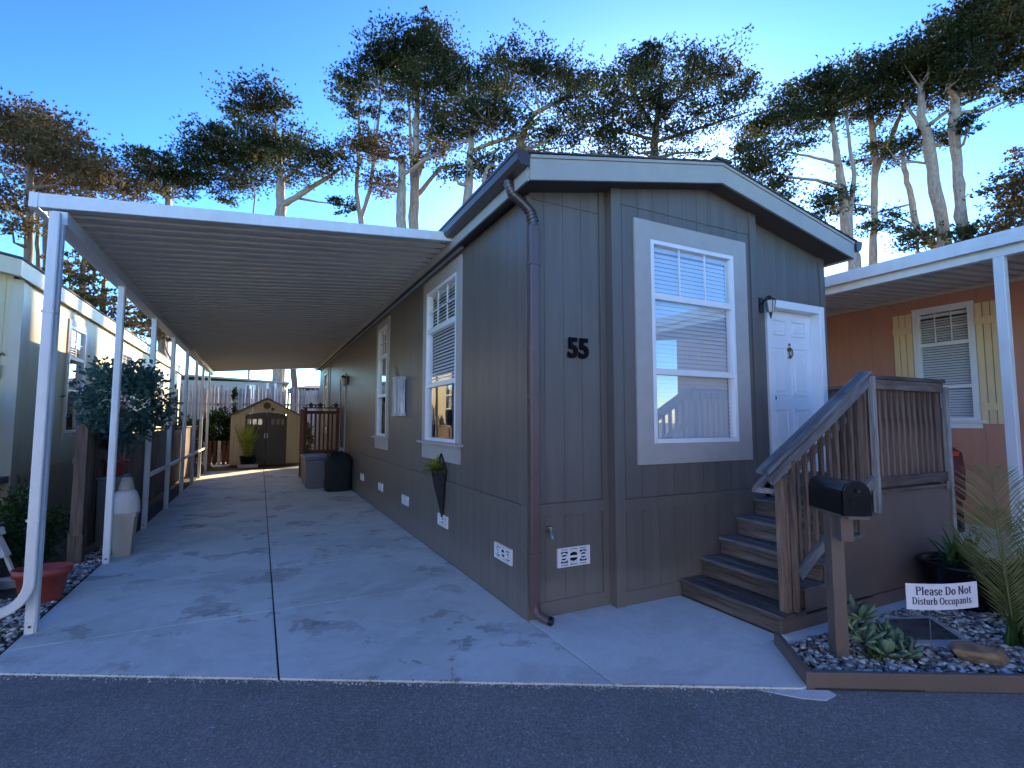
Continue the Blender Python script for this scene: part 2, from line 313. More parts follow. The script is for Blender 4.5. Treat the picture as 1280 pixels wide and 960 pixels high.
def piece(name, mat, parent, x0, y0, z0, x1, y1, z1, bevel=0.0):
    """axis aligned box piece; alike pieces share one mesh"""
    d = (round(x1 - x0, 4), round(y1 - y0, 4), round(z1 - z0, 4)); key = (d, mat, bevel)
    c = Vector(((x0 + x1) / 2, (y0 + y1) / 2, (z0 + z1) / 2))
    if key not in CACHE:
        mb = MB()
        h = [q / 2 for q in d]
        if bevel:
            b = min(bevel, min(h) * 0.6); vs = []; 
            for sx in (-1, 1):
                for sy in (-1, 1):
                    for sz in (-1, 1):
                        vs += [(sx * h[0], sy * (h[1] - b), sz * (h[2] - b)), (sx * (h[0] - b), sy * h[1], sz * (h[2] - b)), (sx * (h[0] - b), sy * (h[1] - b), sz * h[2])]
            import bmesh
            bm = bmesh.new()
            for p in vs: bm.verts.new(p)
            bmesh.ops.convex_hull(bm, input=bm.verts); me = bpy.data.meshes.new(name); bm.to_mesh(me); bm.free()
            me.materials.append(M[mat])
        else:
            mb.box(-h[0], -h[1], -h[2], h[0], h[1], h[2]); me = bpy.data.meshes.new(name); me.from_pydata(mb.v, [], mb.f); me.materials.append(M[mat])
        CACHE[key] = me
    o = bpy.data.objects.new(name, CACHE[key]); COL.objects.link(o); WO[o] = c
    if parent: o.parent = parent; o.location = c - WO[parent]
    else: o.location = c
    return o

def wall_frame(axis, plane, nsign):
    """returns function (u, z, n) -> world point ; n measured outwards"""
    if axis == 'x': return lambda u, z, n=0.0: (u, plane + nsign * n, z)
    return lambda u, z, n=0.0: (plane + nsign * n, u, z)
def quad_piece(mb, P, u0, u1, zb0, zb1, zt0, zt1, n0, n1):
    a = [P(u0, zb0, n0), P(u1, zb1, n0), P(u1, zt1, n0), P(u0, zt0, n0)]
    b = [P(u0, zb0, n1), P(u1, zb1, n1), P(u1, zt1, n1), P(u0, zt0, n1)]
    mb.hexa(a, b)
def columns(u0, u1, z0, top, openings):
    """pieces of [u0,u1] x [z0,top] outside the openings -> list of (ua,ub,za,zb_or_None)"""
    cuts = sorted({u0, u1} | {min(max(c, u0), u1) for o in openings for c in (o[0], o[1])})
    out = []
    for a, b in zip(cuts[:-1], cuts[1:]):
        if b - a < 0.004: continue
        z = z0; mid = (a + b) / 2
        for o in sorted([o for o in openings if o[0] < mid < o[1]], key=lambda o: o[2]):
            if o[2] > z: out.append((a, b, z, o[2]))
            z = max(z, o[3])
        out.append((a, b, z, None))
    return out
def siding(parent, axis, plane, nsign, u0, u1, z0, top, openings, pitch=0.203, gap=0.0035, mat='siding', back='wall_back', th=0.012, phase=0.0, name='siding_board'):
    P = wall_frame(axis, plane, nsign); tf = top if callable(top) else (lambda u: top)
    mb = MB()
    for a, b, za, zb in columns(u0, u1, z0, top, openings):
        quad_piece(mb, P, a, b, za, za, tf(a) if zb is None else zb, tf(b) if zb is None else zb, -0.10, -0.001)
    mb.build('wall', back, parent)
    u = u0 + phase
    edges = [u0]
    while u < u1 - 0.02:
        if u > u0 + 0.02: edges.append(u)
        u += pitch
    edges.append(u1)
    for a, b in zip(edges[:-1], edges[1:]):
        a2, b2 = a + gap / 2, b - gap / 2
        cl = columns(a2, b2, z0, top, openings)
        if len(cl) == 1 and not callable(top):
            p0 = P(a2, z0, 0); p1 = P(b2, top, th)
            piece(name, mat, parent, min(p0[0], p1[0]), min(p0[1], p1[1]), z0, max(p0[0], p1[0]), max(p0[1], p1[1]), top)
        else:
            for c in cl:
                m2 = MB(); quad_piece(m2, P, c[0], c[1], c[2], c[2], tf(c[0]) if c[3] is None else c[3], tf(c[1]) if c[3] is None else c[3], 0, th)
                m2.build(name, mat, parent)
def wbox(mb, P, u0, u1, z0, z1, n0, n1): quad_piece(mb, P, u0, u1, z0, z0, z1, z1, n0, n1); return mb
def wpart(name, mat, parent, P, u0, u1, z0, z1, n0, n1):
    a = P(u0, z0, n0); b = P(u1, z1, n1)
    return piece(name, mat, parent, min(a[0], b[0]), min(a[1], b[1]), z0, max(a[0], b[0]), max(a[1], b[1]), z1)

def window(parent, axis, plane, nsign, u0, u1, z0, z1, rails=(), munt=None, trim=0.2, trim_bot=0.2, sill=False, apron=0.0, blind=(None, None), tmat='trim', glass='glass', pitch=0.045, trim_top=None, tilt=0.012, sh=0.017):
    """window part: frame > rails, panes, muntins ; blinds with slats ; trim boards"""
    P = wall_frame(axis, plane, nsign); tt = trim if trim_top is None else trim_top
    fr = MB(); fw = 0.045
    wbox(fr, P, u0, u0 + fw, z0, z1, -0.06, 0.035); wbox(fr, P, u1 - fw, u1, z0, z1, -0.06, 0.035)
    wbox(fr, P, u0 + fw, u1 - fw, z1 - fw, z1, -0.06, 0.035); wbox(fr, P, u0 + fw, u1 - fw, z0, z0 + fw, -0.06, 0.035)
    win = fr.build('window', 'white', parent, bevel=0.004)
    zs = [z0 + fw] + [r for r in rails] + [z1 - fw]
    for r in rails: wpart('sash_rail', 'white', win, P, u0 + fw, u1 - fw, r - 0.03, r + 0.03, -0.05, 0.028)
    for i in range(len(zs) - 1):
        za = zs[i] + (0.03 if i else 0); zb = zs[i + 1] - (0.03 if i < len(zs) - 2 else 0)
        wpart('pane', glass, win, P, u0 + fw, u1 - fw, za, zb, -0.012, -0.006)
    if munt:                                       # (columns, rows) in the top light
        nc, nr = munt; za = zs[-2] + 0.03; zb = zs[-1]
        for i in range(1, nc):
            uu = u0 + fw + (u1 - u0 - 2 * fw) * i / nc; wpart('muntin', 'white', win, P, uu - 0.008, uu + 0.008, za, zb, -0.005, 0.006)
        for j in range(1, nr):
            zz = za + (zb - za) * j / nr; wpart('muntin', 'white', win, P, u0 + fw, u1 - fw, zz - 0.008, zz + 0.008, -0.0045, 0.0065)
    # surround boards
    wpart('trim_board', tmat, parent, P, u0 - trim, u0 - 0.002, z0 - trim_bot, z1 + tt, 0.0125, 0.034)
    wpart('trim_board', tmat, parent, P, u1 + 0.002, u1 + trim, z0 - trim_bot, z1 + tt, 0.0125, 0.034)
    wpart('trim_board', tmat, parent, P, u0 - 0.002, u1 + 0.002, z1 + 0.002, z1 + tt, 0.0125, 0.0325)
    if trim_bot and not apron: wpart('trim_board', tmat, parent, P, u0 - 0.002, u1 + 0.002, z0 - trim_bot, z0 - 0.002, 0.0125, 0.0325)
    if apron:
        wpart('apron', tmat, parent, P, u0 - trim + 0.02, u1 + trim - 0.02, z0 - apron, z0 - 0.04, 0.0125, 0.036)
    if sill: wpart('sill', tmat, parent, P, u0 - trim - 0.06, u1 + trim + 0.06, z0 - 0.037, z0 - 0.003, 0.0125, 0.09)
    rm = MB(); wbox(rm, P, u0 - 0.15, u1 + 0.15, z0 - 0.15, z1 + 0.15, -0.62, -0.60)
    wbox(rm, P, u0 - 0.17, u0 - 0.15, z0 - 0.15, z1 + 0.15, -0.6, -0.11); wbox(rm, P, u1 + 0.15, u1 + 0.17, z0 - 0.15, z1 + 0.15, -0.6, -0.11)
    wbox(rm, P, u0 - 0.15, u1 + 0.15, z0 - 0.17, z0 - 0.15, -0.6, -0.11); wbox(rm, P, u0 - 0.15, u1 + 0.15, z1 + 0.15, z1 + 0.17, -0.6, -0.11)
    rm.build('room_behind', 'room', win)
    if blind[0] is not None:
        za, zb = blind; hd = MB(); wbox(hd, P, u0 + 0.03, u1 - 0.03, zb - 0.05, zb, -0.1, -0.05); bl = hd.build('blind', 'blind', parent)
        n = int((zb - 0.06 - za) / pitch); me = None
        for i in range(n):
            zc = za + (i + 0.5) * pitch
            if me is None:
                m2 = MB(); a = [P(u0 + 0.035, zc - sh, -0.052 - tilt), P(u1 - 0.035, zc - sh, -0.052 - tilt), P(u1 - 0.035, zc + sh, -0.086 + tilt), P(u0 + 0.035, zc + sh, -0.086 + tilt)]
                b = [(q[0], q[1], q[2] + 0.003) for q in a]; m2.hexa(a, b); s_ = m2.build('slat', 'blind', bl, origin=P((u0 + u1) / 2, zc, -0.07)); me = s_.data
            else:
                s_ = bpy.data.objects.new('slat', me); COL.objects.link(s_); s_.parent = bl; WO[s_] = Vector(P((u0 + u1) / 2, zc, -0.07)); s_.location = WO[s_] - WO[bl]
    return win

# ------------------------------------------------------------------ ground, road, driveway, walkway
def road_y(x): return 2.16 - 0.545 * (x - 3.17)
RD = Vector((0.878, -0.4785, 0)); RN = Vector((-0.4785, -0.878, 0))     # along the road, and out towards it
g = MB(); g.add([(-500, -500, -0.07), (500, -500, -0.07), (500, 500, -0.07), (-500, 500, -0.07)], [(0, 1, 2, 3)]); o = g.build('ground', 'earth'); o['kind'] = 'structure'
p0 = Vector((3.17, 2.16, 0)); a = p0 - RD * 90; b = p0 + RD * 90
g = MB(); g.prism([(a.x, a.y), ((a + RN * 6.8).x, (a + RN * 6.8).y), ((b + RN * 6.8).x, (b + RN * 6.8).y), (b.x, b.y)], -0.062, -0.012); o = g.build('road', 'asphalt'); o['kind'] = 'structure'
dw = struct('driveway', (0, 8, 0))
YJ = [5.15, 6.62, 8.6, 10.6, 12.6, 14.6, 16.6, 18.6, 20.1]
for (xa, xb) in ((-1.64, 0.163), (0.177, 2.105)):
    y0a, y0b = road_y(xa), road_y(xb); prev = (y0a, y0b)
    for yj in YJ:
        if yj <= max(prev) + 0.3 and yj < 5.0: continue
        c = 0.0035
        MB().prism([(xa, prev[0] + c), (xb, prev[1] + c), (xb, yj - c), (xa, yj - c)], -0.06, 0.0).build('slab', 'drive', dw, bevel=0.004); prev = (yj, yj)
MB().prism([(-1.63, road_y(-1.63) + 0.02), (2.1, road_y(2.1) + 0.02), (2.1, 20.1), (-1.63, 20.1)], -0.064, -0.014).build('joint_bed', 'soil', dw)
wk = struct('walkway', (2.8, 3.2, 0))
MB().prism([(2.118, road_y(2.118)), (2.15, road_y(2.15)), (2.15, 2.716), (3.50, 2.716), (3.50, 3.80), (2.97, 3.80), (2.97, 3.90), (2.118, 3.90)], -0.06, 0.002).build('slab', 'walk', wk, bevel=0.004)
MB().prism([(3.507, 2.716), (3.60, 2.716), (3.75, 2.74), (3.75, 3.80), (3.507, 3.80)], -0.06, 0.002).build('slab', 'walk', wk, bevel=0.004)
MB().prism([(2.155, 2.709), (2.155, road_y(2.155)), (3.165, road_y(3.165)), (3.235, 2.17), (3.60, 2.66), (3.605, 2.709)], -0.06, 0.002).build('slab', 'walk', wk, bevel=0.004)
MB().prism([(3.765, 2.60), (6.55, 2.60), (6.55, 2.75), (3.765, 2.75)], -0.06, 0.012).build('footing', 'walk', wk)
a = Vector((3.02, road_y(3.02), 0)); 
MB().prism([(a.x - 0.12, a.y + 0.05), (3.06, 2.10), (3.17, 2.02), (3.29, 2.03), (3.30, 2.085), (3.2, 2.14)], -0.02, -0.008).build('concrete_spill', 'walk', wk)
o = MB().prism([(6.62, 0.35), (10.6, -1.8), (10.6, 22), (6.62, 22)], -0.06, 0.0).build('neighbor_driveway', 'walk'); o['kind'] = 'structure'
o = MB().prism([(3.62, 2.60), (3.24, 2.13), (6.62, road_y(6.62) + 0.05), (6.62, 2.60)], -0.06, -0.004).build('garden_bed', 'soil'); o['kind'] = 'structure'
o = MB().prism([(-1.65, road_y(-1.65)), (-1.65, 24), (-3.0, 24), (-3.0, 9.4), (-6.5, 9.4), (-6.5, road_y(-6.5))], -0.06, -0.012).build('side_bed', 'soil'); o['kind'] = 'structure'

# ------------------------------------------------------------------ main mobile home
XL, XR, YF, YB0, YE = 2.12, 6.46, 3.92, 3.82, 21.6
XC = (XL + XR) / 2; OV = 0.15; YO = 3.60
def soff(x): return 3.755 + 0.206 * (min(x - (XL - OV), (XR + OV) - x))      # underside of the roof
home = thing('mobile_home', 'brown mobile home numbered 55 with shallow gable, front bay window and white door', 'house', (XC, YF, 0))
W1 = (5.69, 6.92, 1.44, 3.53); W2 = (9.42, 10.22, 1.42, 3.53); W3 = (18.7, 19.8, 1.44, 3.45); SD = (14.55, 15.5, 0.72, 2.95)
siding(home, 'y', XL, -1, YF + 0.09, YE, 0.965, 3.76, [W1, W2, W3, SD], phase=0.1)
siding(home, 'y', XL, -1, YF + 0.09, YE, 0.0, 0.865, [], phase=0.1)
Ps = wall_frame('y', XL, -1); Pf = wall_frame('x', YF, -1); Pb = wall_frame('x', YB0, -1)
wpart('belt_trim', 'siding', home, Ps, YF + 0.09, SD[0] - 0.13, 0.868, 0.962, 0.0, 0.024); wpart('belt_trim', 'siding', home, Ps, SD[1] + 0.13, YE, 0.868, 0.962, 0.0, 0.024)
wpart('corner_trim', 'siding', home, Ps, YF - 0.02, YF + 0.088, 0.0, 3.755, -0.05, 0.024)
wpart('corner_trim', 'siding', home, Ps, 18.05, 18.15, 0.0, 3.755, 0.012, 0.03)
BAY = (3.45, 4.645, 1.485, 3.535); DR = (5.37, 6.32, 1.07, 3.08)
siding(home, 'x', YF, -1, XL + 0.005, 2.965, 0.975, soff, [], mat='siding_bay', phase=0.16)
siding(home, 'x', YF, -1, XL + 0.005, 2.965, 0.0, 0.862, [], mat='siding_bay', phase=0.16)
for pr in ((0.865, 0.972),): 
    wpart('belt_trim', 'siding_bay', home, Pf, XL + 0.10, 2.955, pr[0], pr[1], 0.0, 0.026); wpart('belt_trim', 'siding_bay', home, Pb, 2.99, 5.02, pr[0], pr[1], 0.0, 0.026)
siding(home, 'x', YB0, -1, 2.975, XC, 0.975, soff, [BAY], mat='siding_bay', phase=0.13)
siding(home, 'x', YB0, -1, XC, 5.02, 0.975, soff, [BAY], mat='siding_bay', phase=0.04)
siding(home, 'x', YB0, -1, 2.975, 5.02, 0.0, 0.862, [], mat='siding_bay', phase=0.13)
siding(home, 'x', YF, -1, 5.03, XR - 0.1, 0.975, soff, [DR], mat='siding_bay', phase=0.1)
siding(home, 'x', YF, -1, 5.03, XR - 0.1, 0.0, 0.862, [], mat='siding_bay', phase=0.1)
m2 = MB(); m2.hexa([(2.972, YB0 - 0.012, 0), (2.984, YB0 - 0.012, 0), (2.984, YF, 0), (2.972, YF, 0)], [(2.972, YB0 - 0.012, 3.92), (2.984, YB0 - 0.012, 3.92), (2.984, YF, 3.92), (2.972, YF, 3.92)]); m2.build('bay_return', 'siding_bay', home)
m2 = MB(); m2.box(5.021, YB0 - 0.012, 0, 5.033, YF, 3.94); m2.build('bay_return', 'siding_bay', home)
quad = MB(); quad_piece(quad, Pb, 2.968, 3.075, 0.0, 0.0, soff(2.968), soff(3.075), 0.0125, 0.03); quad.build('corner_trim', 'siding_bay', home)
quad = MB(); quad_piece(quad, Pb, 4.93, 5.037, 0.0, 0.0, soff(4.93), soff(5.037), 0.0125, 0.03); quad.build('corner_trim', 'siding_bay', home)
quad = MB(); quad_piece(quad, Pf, 2.90, 2.968, 0.0, 0.0, soff(2.90), soff(2.968), 0.0125, 0.028); quad.build('corner_trim', 'siding_bay', home)
quad = MB(); quad_piece(quad, Pf, XR - 0.1, XR, 0.0, 0.0, soff(XR - 0.1), soff(XR), -0.1, 0.03); quad.build('corner_trim', 'siding_bay', home)
quad = MB(); quad_piece(quad, Pb, 3.08, 4.92, 3.83, 3.83, 3.838, 3.838, 0.0125, 0.02); quad.build('seam_flashing', 'siding_bay', home)
quad = MB(); quad_piece(quad, Pf, XL + 0.02, 2.895, 3.73, 3.73, 3.738, 3.738, 0.0125, 0.02); quad.build('seam_flashing', 'siding_bay', home)
for a_, b_, P_ in ((XL + 0.1, 2.955, Pf), (2.99, 3.74, Pb)): wpart('base_trim', 'siding_bay', home, P_, a_, b_, 0.004, 0.13, 0.0125, 0.026)
MB().box(XR - 0.02, YF, 0, XR, YE, 3.75).build('side_wall', 'siding', home); MB().box(XL, YE - 0.02, 0, XR, YE, 3.75).build('back_wall', 'siding', home)
# roof: soffit boards, shingle courses, rake boards
for sx, xa, xb in ((0, XL - OV, XC), (1, XC, XR + OV)):
    za, zb = (3.755, soff(XC)) if sx == 0 else (soff(XC), 3.755)
    MB().hexa([(xa, YO + 0.02, za + 0.002), (xb, YO + 0.02, zb + 0.002), (xb, YE + 0.3, zb + 0.002), (xa, YE + 0.3, za + 0.002)], [(xa, YO + 0.02, za + 0.02), (xb, YO + 0.02, zb + 0.02), (xb, YE + 0.3, zb + 0.02), (xa, YE + 0.3, za + 0.02)]).build('soffit', 'soffit', home)
    MB().hexa([(xa, YO - 0.005, za - 0.018), (xb, YO - 0.005, zb - 0.018), (xb, YO + 0.022, zb - 0.018), (xa, YO + 0.022, za - 0.018)], [(xa, YO - 0.005, za + 0.168), (xb, YO - 0.005, zb + 0.168), (xb, YO + 0.022, zb + 0.168), (xa, YO + 0.022, za + 0.168)]).build('rake_board', 'fascia', home)
    MB().hexa([(xa, YO - 0.018, za + 0.170), (xb, YO - 0.018, zb + 0.170), (xb, YO + 0.022, zb + 0.170), (xa, YO + 0.022, za + 0.170)], [(xa, YO - 0.018, za + 0.198), (xb, YO - 0.018, zb + 0.198), (xb, YO + 0.022, zb + 0.198), (xa, YO + 0.022, za + 0.198)]).build('drip_edge', 'fascia', home)
    n = 16
    for i in range(n):
        t0, t1 = i / n, (i + 1.0) / n
        if sx == 0: x0_, x1_ = xa - 0.03 + (xb - xa + 0.03) * t0, xa - 0.03 + (xb - xa + 0.03) * t1
        else: x0_, x1_ = xb + 0.03 - (xb - xa + 0.03) * t0, xb + 0.03 - (xb - xa + 0.03) * t1
        z0_, z1_ = (3.755 + 0.2 + 0.43 * 1.07 * 0 + (soff(XC) - 3.755) * t + 0 for t in (t0, t1))
        h = 0.022
        MB().hexa([(x0_, YO - 0.03, z0_), (x1_, YO - 0.03, z1_), (x1_, YE + 0.32, z1_), (x0_, YE + 0.32, z0_)], [(x0_, YO - 0.03, z0_ + h), (x1_, YO - 0.03, z1_ + 0.008), (x1_, YE + 0.32, z1_ + 0.008), (x0_, YE + 0.32, z0_ + h)]).build('shingle_course', 'shingle', home)
MB().beam((XC, YO - 0.035, soff(XC) + 0.225), (XC, YE + 0.3, soff(XC) + 0.225), 0.24, 0.025).build('ridge_cap', 'shingle', home)
for xx, s in ((XL - OV, -1), (XR + OV, 1)):
    MB().box(min(xx, xx + s * 0.02), YO + 0.023, 3.735, max(xx, xx + s * 0.02), YE + 0.3, 3.94).build('eave_fascia', 'fascia', home)
    prof = [(0, 0), (0.075, 0), (0.105, 0.035), (0.115, 0.09), (0.125, 0.10), (0.125, 0.125), (0.11, 0.125), (0.11, 0.105), (0.10, 0.095), (0.09, 0.04), (0.07, 0.012), (0.012, 0.012), (0.012, 0.125), (0, 0.125)]
    gt = MB(); o_ = (xx + s * 0.021, YO - 0.02, 3.845)
    n = len(prof); vs = [(o_[0] + s * u, y, o_[2] + v_) for y in (YO - 0.02, YE + 0.3) for u, v_ in prof]
    gt.add(vs, [(i, (i + 1) % n, n + (i + 1) % n, n + i) for i in range(n)])
    gutter = gt.build('gutter', 'gutter', home)
    MB().extr([(0, 0), (0.075, 0), (0.105, 0.035), (0.125, 0.10), (0.125, 0.125), (0, 0.125)], (o_[0], YO - 0.024, 3.845), (s, 0, 0), (0, 0, 1), (0, 1, 0), 0.004).build('end_cap', 'gutter', gutter)
MB().tube([(1.915, 3.90, 3.86), (1.92, 3.90, 3.80), (1.955, 3.895, 3.73), (2.04, 3.885, 3.665), (2.12, 3.875, 3.60), (2.15, 3.87, 3.52), (2.155, 3.87, 3.46)], 0.042, 12).build('downspout_elbow', 'gutter', home)
for k in range(14):
    t = k / 13; pts = [(1.92, 3.90, 3.82), (1.955, 3.895, 3.73), (2.04, 3.885, 3.665), (2.12, 3.875, 3.60), (2.152, 3.87, 3.50)]
    f = t * 3.999; i = int(f); p = Vector(pts[i]).lerp(Vector(pts[i + 1]), f - i); d = (Vector(pts[i + 1]) - Vector(pts[i])).normalized()
    MB().tube([p - d * 0.005, p + d * 0.005], 0.051, 12).build('elbow_rib', 'gutter', home)
sp = MB().prism([(2.115, 3.835), (2.185, 3.835), (2.195, 3.845), (2.195, 3.885), (2.185, 3.892), (2.115, 3.892), (2.107, 3.885), (2.107, 3.845)], 0.13, 3.47).build('downspout', 'spout', home)
MB().tube([(2.15, 3.86, 0.16), (2.15, 3.86, 0.11), (2.165, 3.83, 0.06), (2.20, 3.77, 0.04), (2.225, 3.74, 0.035)], 0.036, 8).build('spout_elbow', 'spout', sp)
MB().tube([(2.222, 3.744, 0.036), (2.24, 3.72, 0.032)], 0.040, 8).build('spout_end', 'black', sp)
for zz in (0.55, 1.9, 3.1): wpart('strap', 'spout', sp, Pf, 2.098, 2.204, zz, zz + 0.03, 0.026, 0.09)
# windows
window(home, 'x', YB0, -1, *BAY, rails=(2.20, 2.96), munt=(3, 1), trim=0.205, trim_bot=0.2, trim_top=0.185, blind=(1.5, 3.5), glass='glass_bay', sh=0.0215, tilt=0.010)
window(home, 'y', XL, -1, *W1, rails=(2.20, 2.96), munt=(3, 2), trim=0.155, trim_bot=0.0, trim_top=0.17, sill=True, apron=0.24, blind=(2.22, 3.5), tilt=0.005)
window(home, 'y', XL, -1, *W2, rails=(2.20, 2.96), munt=(2, 2), trim=0.155, trim_bot=0.0, trim_top=0.14, sill=True, apron=0.24, blind=(2.22, 3.5), tilt=0.005)
window(home, 'y', XL, -1, *W3, rails=(2.20, 2.96), munt=(2, 2), trim=0.13, trim_bot=0.13, trim_top=0.13, blind=(2.22, 3.4))
# front door
cas = MB(); wbox(cas, Pf, DR[0] - 0.075, DR[0] + 0.02, DR[2], DR[3] + 0.075, -0.10, 0.045); wbox(cas, Pf, DR[1] - 0.02, DR[1] + 0.075, DR[2], DR[3] + 0.075, -0.10, 0.045); wbox(cas, Pf, DR[0] + 0.02, DR[1] - 0.02, DR[3] - 0.02, DR[3] + 0.075, -0.10, 0.0445)
cas.build('door_casing', 'white', home, bevel=0.006)
wpart('threshold', 'brass', home, Pf, DR[0] + 0.02, DR[1] - 0.02, DR[2] - 0.02, DR[2] + 0.01, -0.1, 0.03)
dr = wpart('door', 'door', home, Pf, DR[0] + 0.022, DR[1] - 0.022, DR[2] + 0.012, DR[3] - 0.022, -0.13, -0.085)
dw0, dw1 = DR[0] + 0.022, DR[1] - 0.022; dwm = (dw0 + dw1) / 2
for ua, ub in ((dw0 + 0.12, dwm - 0.05), (dwm + 0.05, dw1 - 0.12)):
    for za, zb in ((1.25, 1.86), (2.02, 2.62), (2.76, 2.96)):
        m3 = MB()
        for q0, q1, r0, r1 in ((ua, ub, zb - 0.02, zb), (ua, ub, za, za + 0.02), (ua, ua + 0.02, za + 0.02, zb - 0.02), (ub - 0.02, ub, za + 0.02, zb - 0.02)): wbox(m3, Pf, q0, q1, r0, r1, -0.0845, -0.071)
        m3.build('panel_moulding', 'door', dr)
        m3 = MB(); a_ = [Pf(ua + 0.035, za + 0.035, -0.0845), Pf(ub - 0.035, za + 0.035, -0.0845), Pf(ub - 0.035, zb - 0.035, -0.0845), Pf(ua + 0.035, zb - 0.035, -0.0845)]
        b_ = [Pf(ua + 0.06, za + 0.06, -0.074), Pf(ub - 0.06, za + 0.06, -0.074), Pf(ub - 0.06, zb - 0.06, -0.074), Pf(ua + 0.06, zb - 0.06, -0.074)]; m3.hexa(a_, b_); m3.build('door_panel', 'door', dr)
kn = MB(); kx, kz = 5.455, 1.98
kn.tube([(kx, 4.005, kz), (kx, 3.995, kz)], 0.032, 12).tube([(kx, 3.995, kz), (kx, 3.96, kz), (kx, 3.95, kz), (kx, 3.94, kz), (kx, 3.925, kz), (kx, 3.918, kz)], [0.012, 0.012, 0.024, 0.03, 0.026, 0.01], 12); kn.build('doorknob', 'black', dr)
kn = MB().tube([(kx, 4.005, kz + 0.12), (kx, 3.985, kz + 0.12)], 0.026, 12); kn.build('deadbolt', 'brass', dr)
kc = MB(); kx, kz = dwm, 2.56
kc.tube([(kx, 4.004, kz + 0.03), (kx, 3.985, kz + 0.03)], 0.028, 10).tube([(kx, 3.985, kz + 0.055), (kx - 0.035, 3.975, kz + 0.02), (kx - 0.03, 3.97, kz - 0.04), (kx, 3.968, kz - 0.065), (kx + 0.03, 3.97, kz - 0.04), (kx + 0.035, 3.975, kz + 0.02), (kx, 3.985, kz + 0.055)], 0.008, 6).tube([(kx, 4.0, kz - 0.06), (kx, 3.975, kz - 0.075)], 0.013, 8).tube([(kx, 3.99, kz + 0.08), (kx, 3.99, kz + 0.11)], [0.018, 0.004], 8); kc.build('door_knocker', 'brass', dr)
# side door by the back porch
cas = MB(); wbox(cas, Ps, SD[0] - 0.09, SD[0], SD[2], SD[3] + 0.09, -0.06, 0.04); wbox(cas, Ps, SD[1], SD[1] + 0.09, SD[2], SD[3] + 0.09, -0.06, 0.04); wbox(cas, Ps, SD[0], SD[1], SD[3], SD[3] + 0.09, -0.06, 0.0395)
cas.build('door_casing', 'trim', home); sdr = wpart('door', 'door', home, Ps, SD[0] + 0.002, SD[1] - 0.002, SD[2], SD[3] - 0.002, -0.05, -0.01); wpart('doorknob', 'brass', sdr, Ps, SD[0] + 0.06, SD[0] + 0.1, 1.65, 1.7, -0.01, 0.05)
# vents: frame with scrollwork openings
def vent(P, u0, u1, z0, z1, label=None):
    fr = MB(); b_ = 0.012
    wbox(fr, P, u0, u1, z0, z0 + b_, 0.0125, 0.03); wbox(fr, P, u0, u1, z1 - b_, z1, 0.0125, 0.03); wbox(fr, P, u0, u0 + b_, z0 + b_, z1 - b_, 0.0125, 0.03); wbox(fr, P, u1 - b_, u1, z0 + b_, z1 - b_, 0.0125, 0.03)
    v = fr.build('vent_grille', 'vent', home)
    wpart('vent_screen', 'black', v, P, u0 + b_, u1 - b_, z0 + b_, z1 - b_, 0.0128, 0.016)
    sc = MB(); L, H = u1 - u0, z1 - z0; zc = (z0 + z1) / 2
    for k, uu in enumerate((0.2, 0.5, 0.8)):
        uc = u0 + L * uu
        for a0 in range(8):
            t0 = a0 * math.pi / 4; t1 = t0 + math.pi / 4; rr = H * (0.20 if k != 1 else 0.30)
            p0_ = P(uc + math.cos(t0) * rr * 1.2, zc + math.sin(t0) * rr, 0.023); p1_ = P(uc + math.cos(t1) * rr * 1.2, zc + math.sin(t1) * rr, 0.023); sc.tube([p0_, p1_], H * 0.05, 4, smooth=False)
        wbox(sc, P, uc - L * 0.11, uc + L * 0.11, zc + H * 0.30, zc + H * 0.38, 0.016, 0.028); wbox(sc, P, uc - L * 0.11, uc + L * 0.11, zc - H * 0.38, zc - H * 0.30, 0.016, 0.028)
    for uu in (0.35, 0.65, 0.07, 0.93): wbox(sc, P, u0 + L * uu - L * 0.03, u0 + L * uu + L * 0.03, z0 + b_, z1 - b_, 0.0165, 0.0275)
    wbox(sc, P, u0 + b_, u1 - b_, zc - H * 0.05, zc + H * 0.05, 0.017, 0.0285); sc.build('scrollwork', 'vent', v)
vent(Pf, 2.40, 2.745, 0.405, 0.572)
for u in (4.2, 5.96, 7.80, 9.62, 11.55, 13.5): vent(Ps, u, u + 0.37, 0.385, 0.53)
hb = MB().tube([(2.30, 3.905, 0.735), (2.30, 3.85, 0.735), (2.30, 3.82, 0.72), (2.30, 3.805, 0.685)], 0.015, 8).tube([(2.30, 3.84, 0.735), (2.30, 3.84, 0.775)], 0.008, 6).tube([(2.30, 3.84, 0.778), (2.30, 3.84, 0.786)], 0.032, 10); hb = hb.build('hose_bib', 'wire', home)
# numbers
def text_obj(body, size, mat, parent, loc, rot, ext=0.006, off=0.0, name='house_number', sx=1.0):
    c = bpy.data.curves.new(name, 'FONT'); c.body = body; c.size = size; c.extrude = ext; c.offset = off; c.align_x = 'CENTER'; c.align_y = 'CENTER'
    t_ = bpy.data.objects.new('tmp', c); COL.objects.link(t_); bpy.context.view_layer.update()
    me = bpy.data.meshes.new_from_object(t_.evaluated_get(bpy.context.evaluated_depsgraph_get())); bpy.data.objects.remove(t_)
    me.materials.clear(); me.materials.append(M[mat]); me.transform(Matrix.Rotation(rot[2], 4, 'Z') @ Matrix.Rotation(rot[0], 4, 'X') @ Matrix.Scale(sx, 4, (1, 0, 0)))
    o = bpy.data.objects.new(name, me); COL.objects.link(o); o.parent = parent; WO[o] = Vector(loc); o.location = WO[o] - WO[parent]; return o
for xx in (2.578, 2.700): text_obj('5', 0.255, 'number', home, (xx, YF - 0.03, 2.375), (math.pi / 2, 0, 0), 0.012, 0.008, sx=0.92)

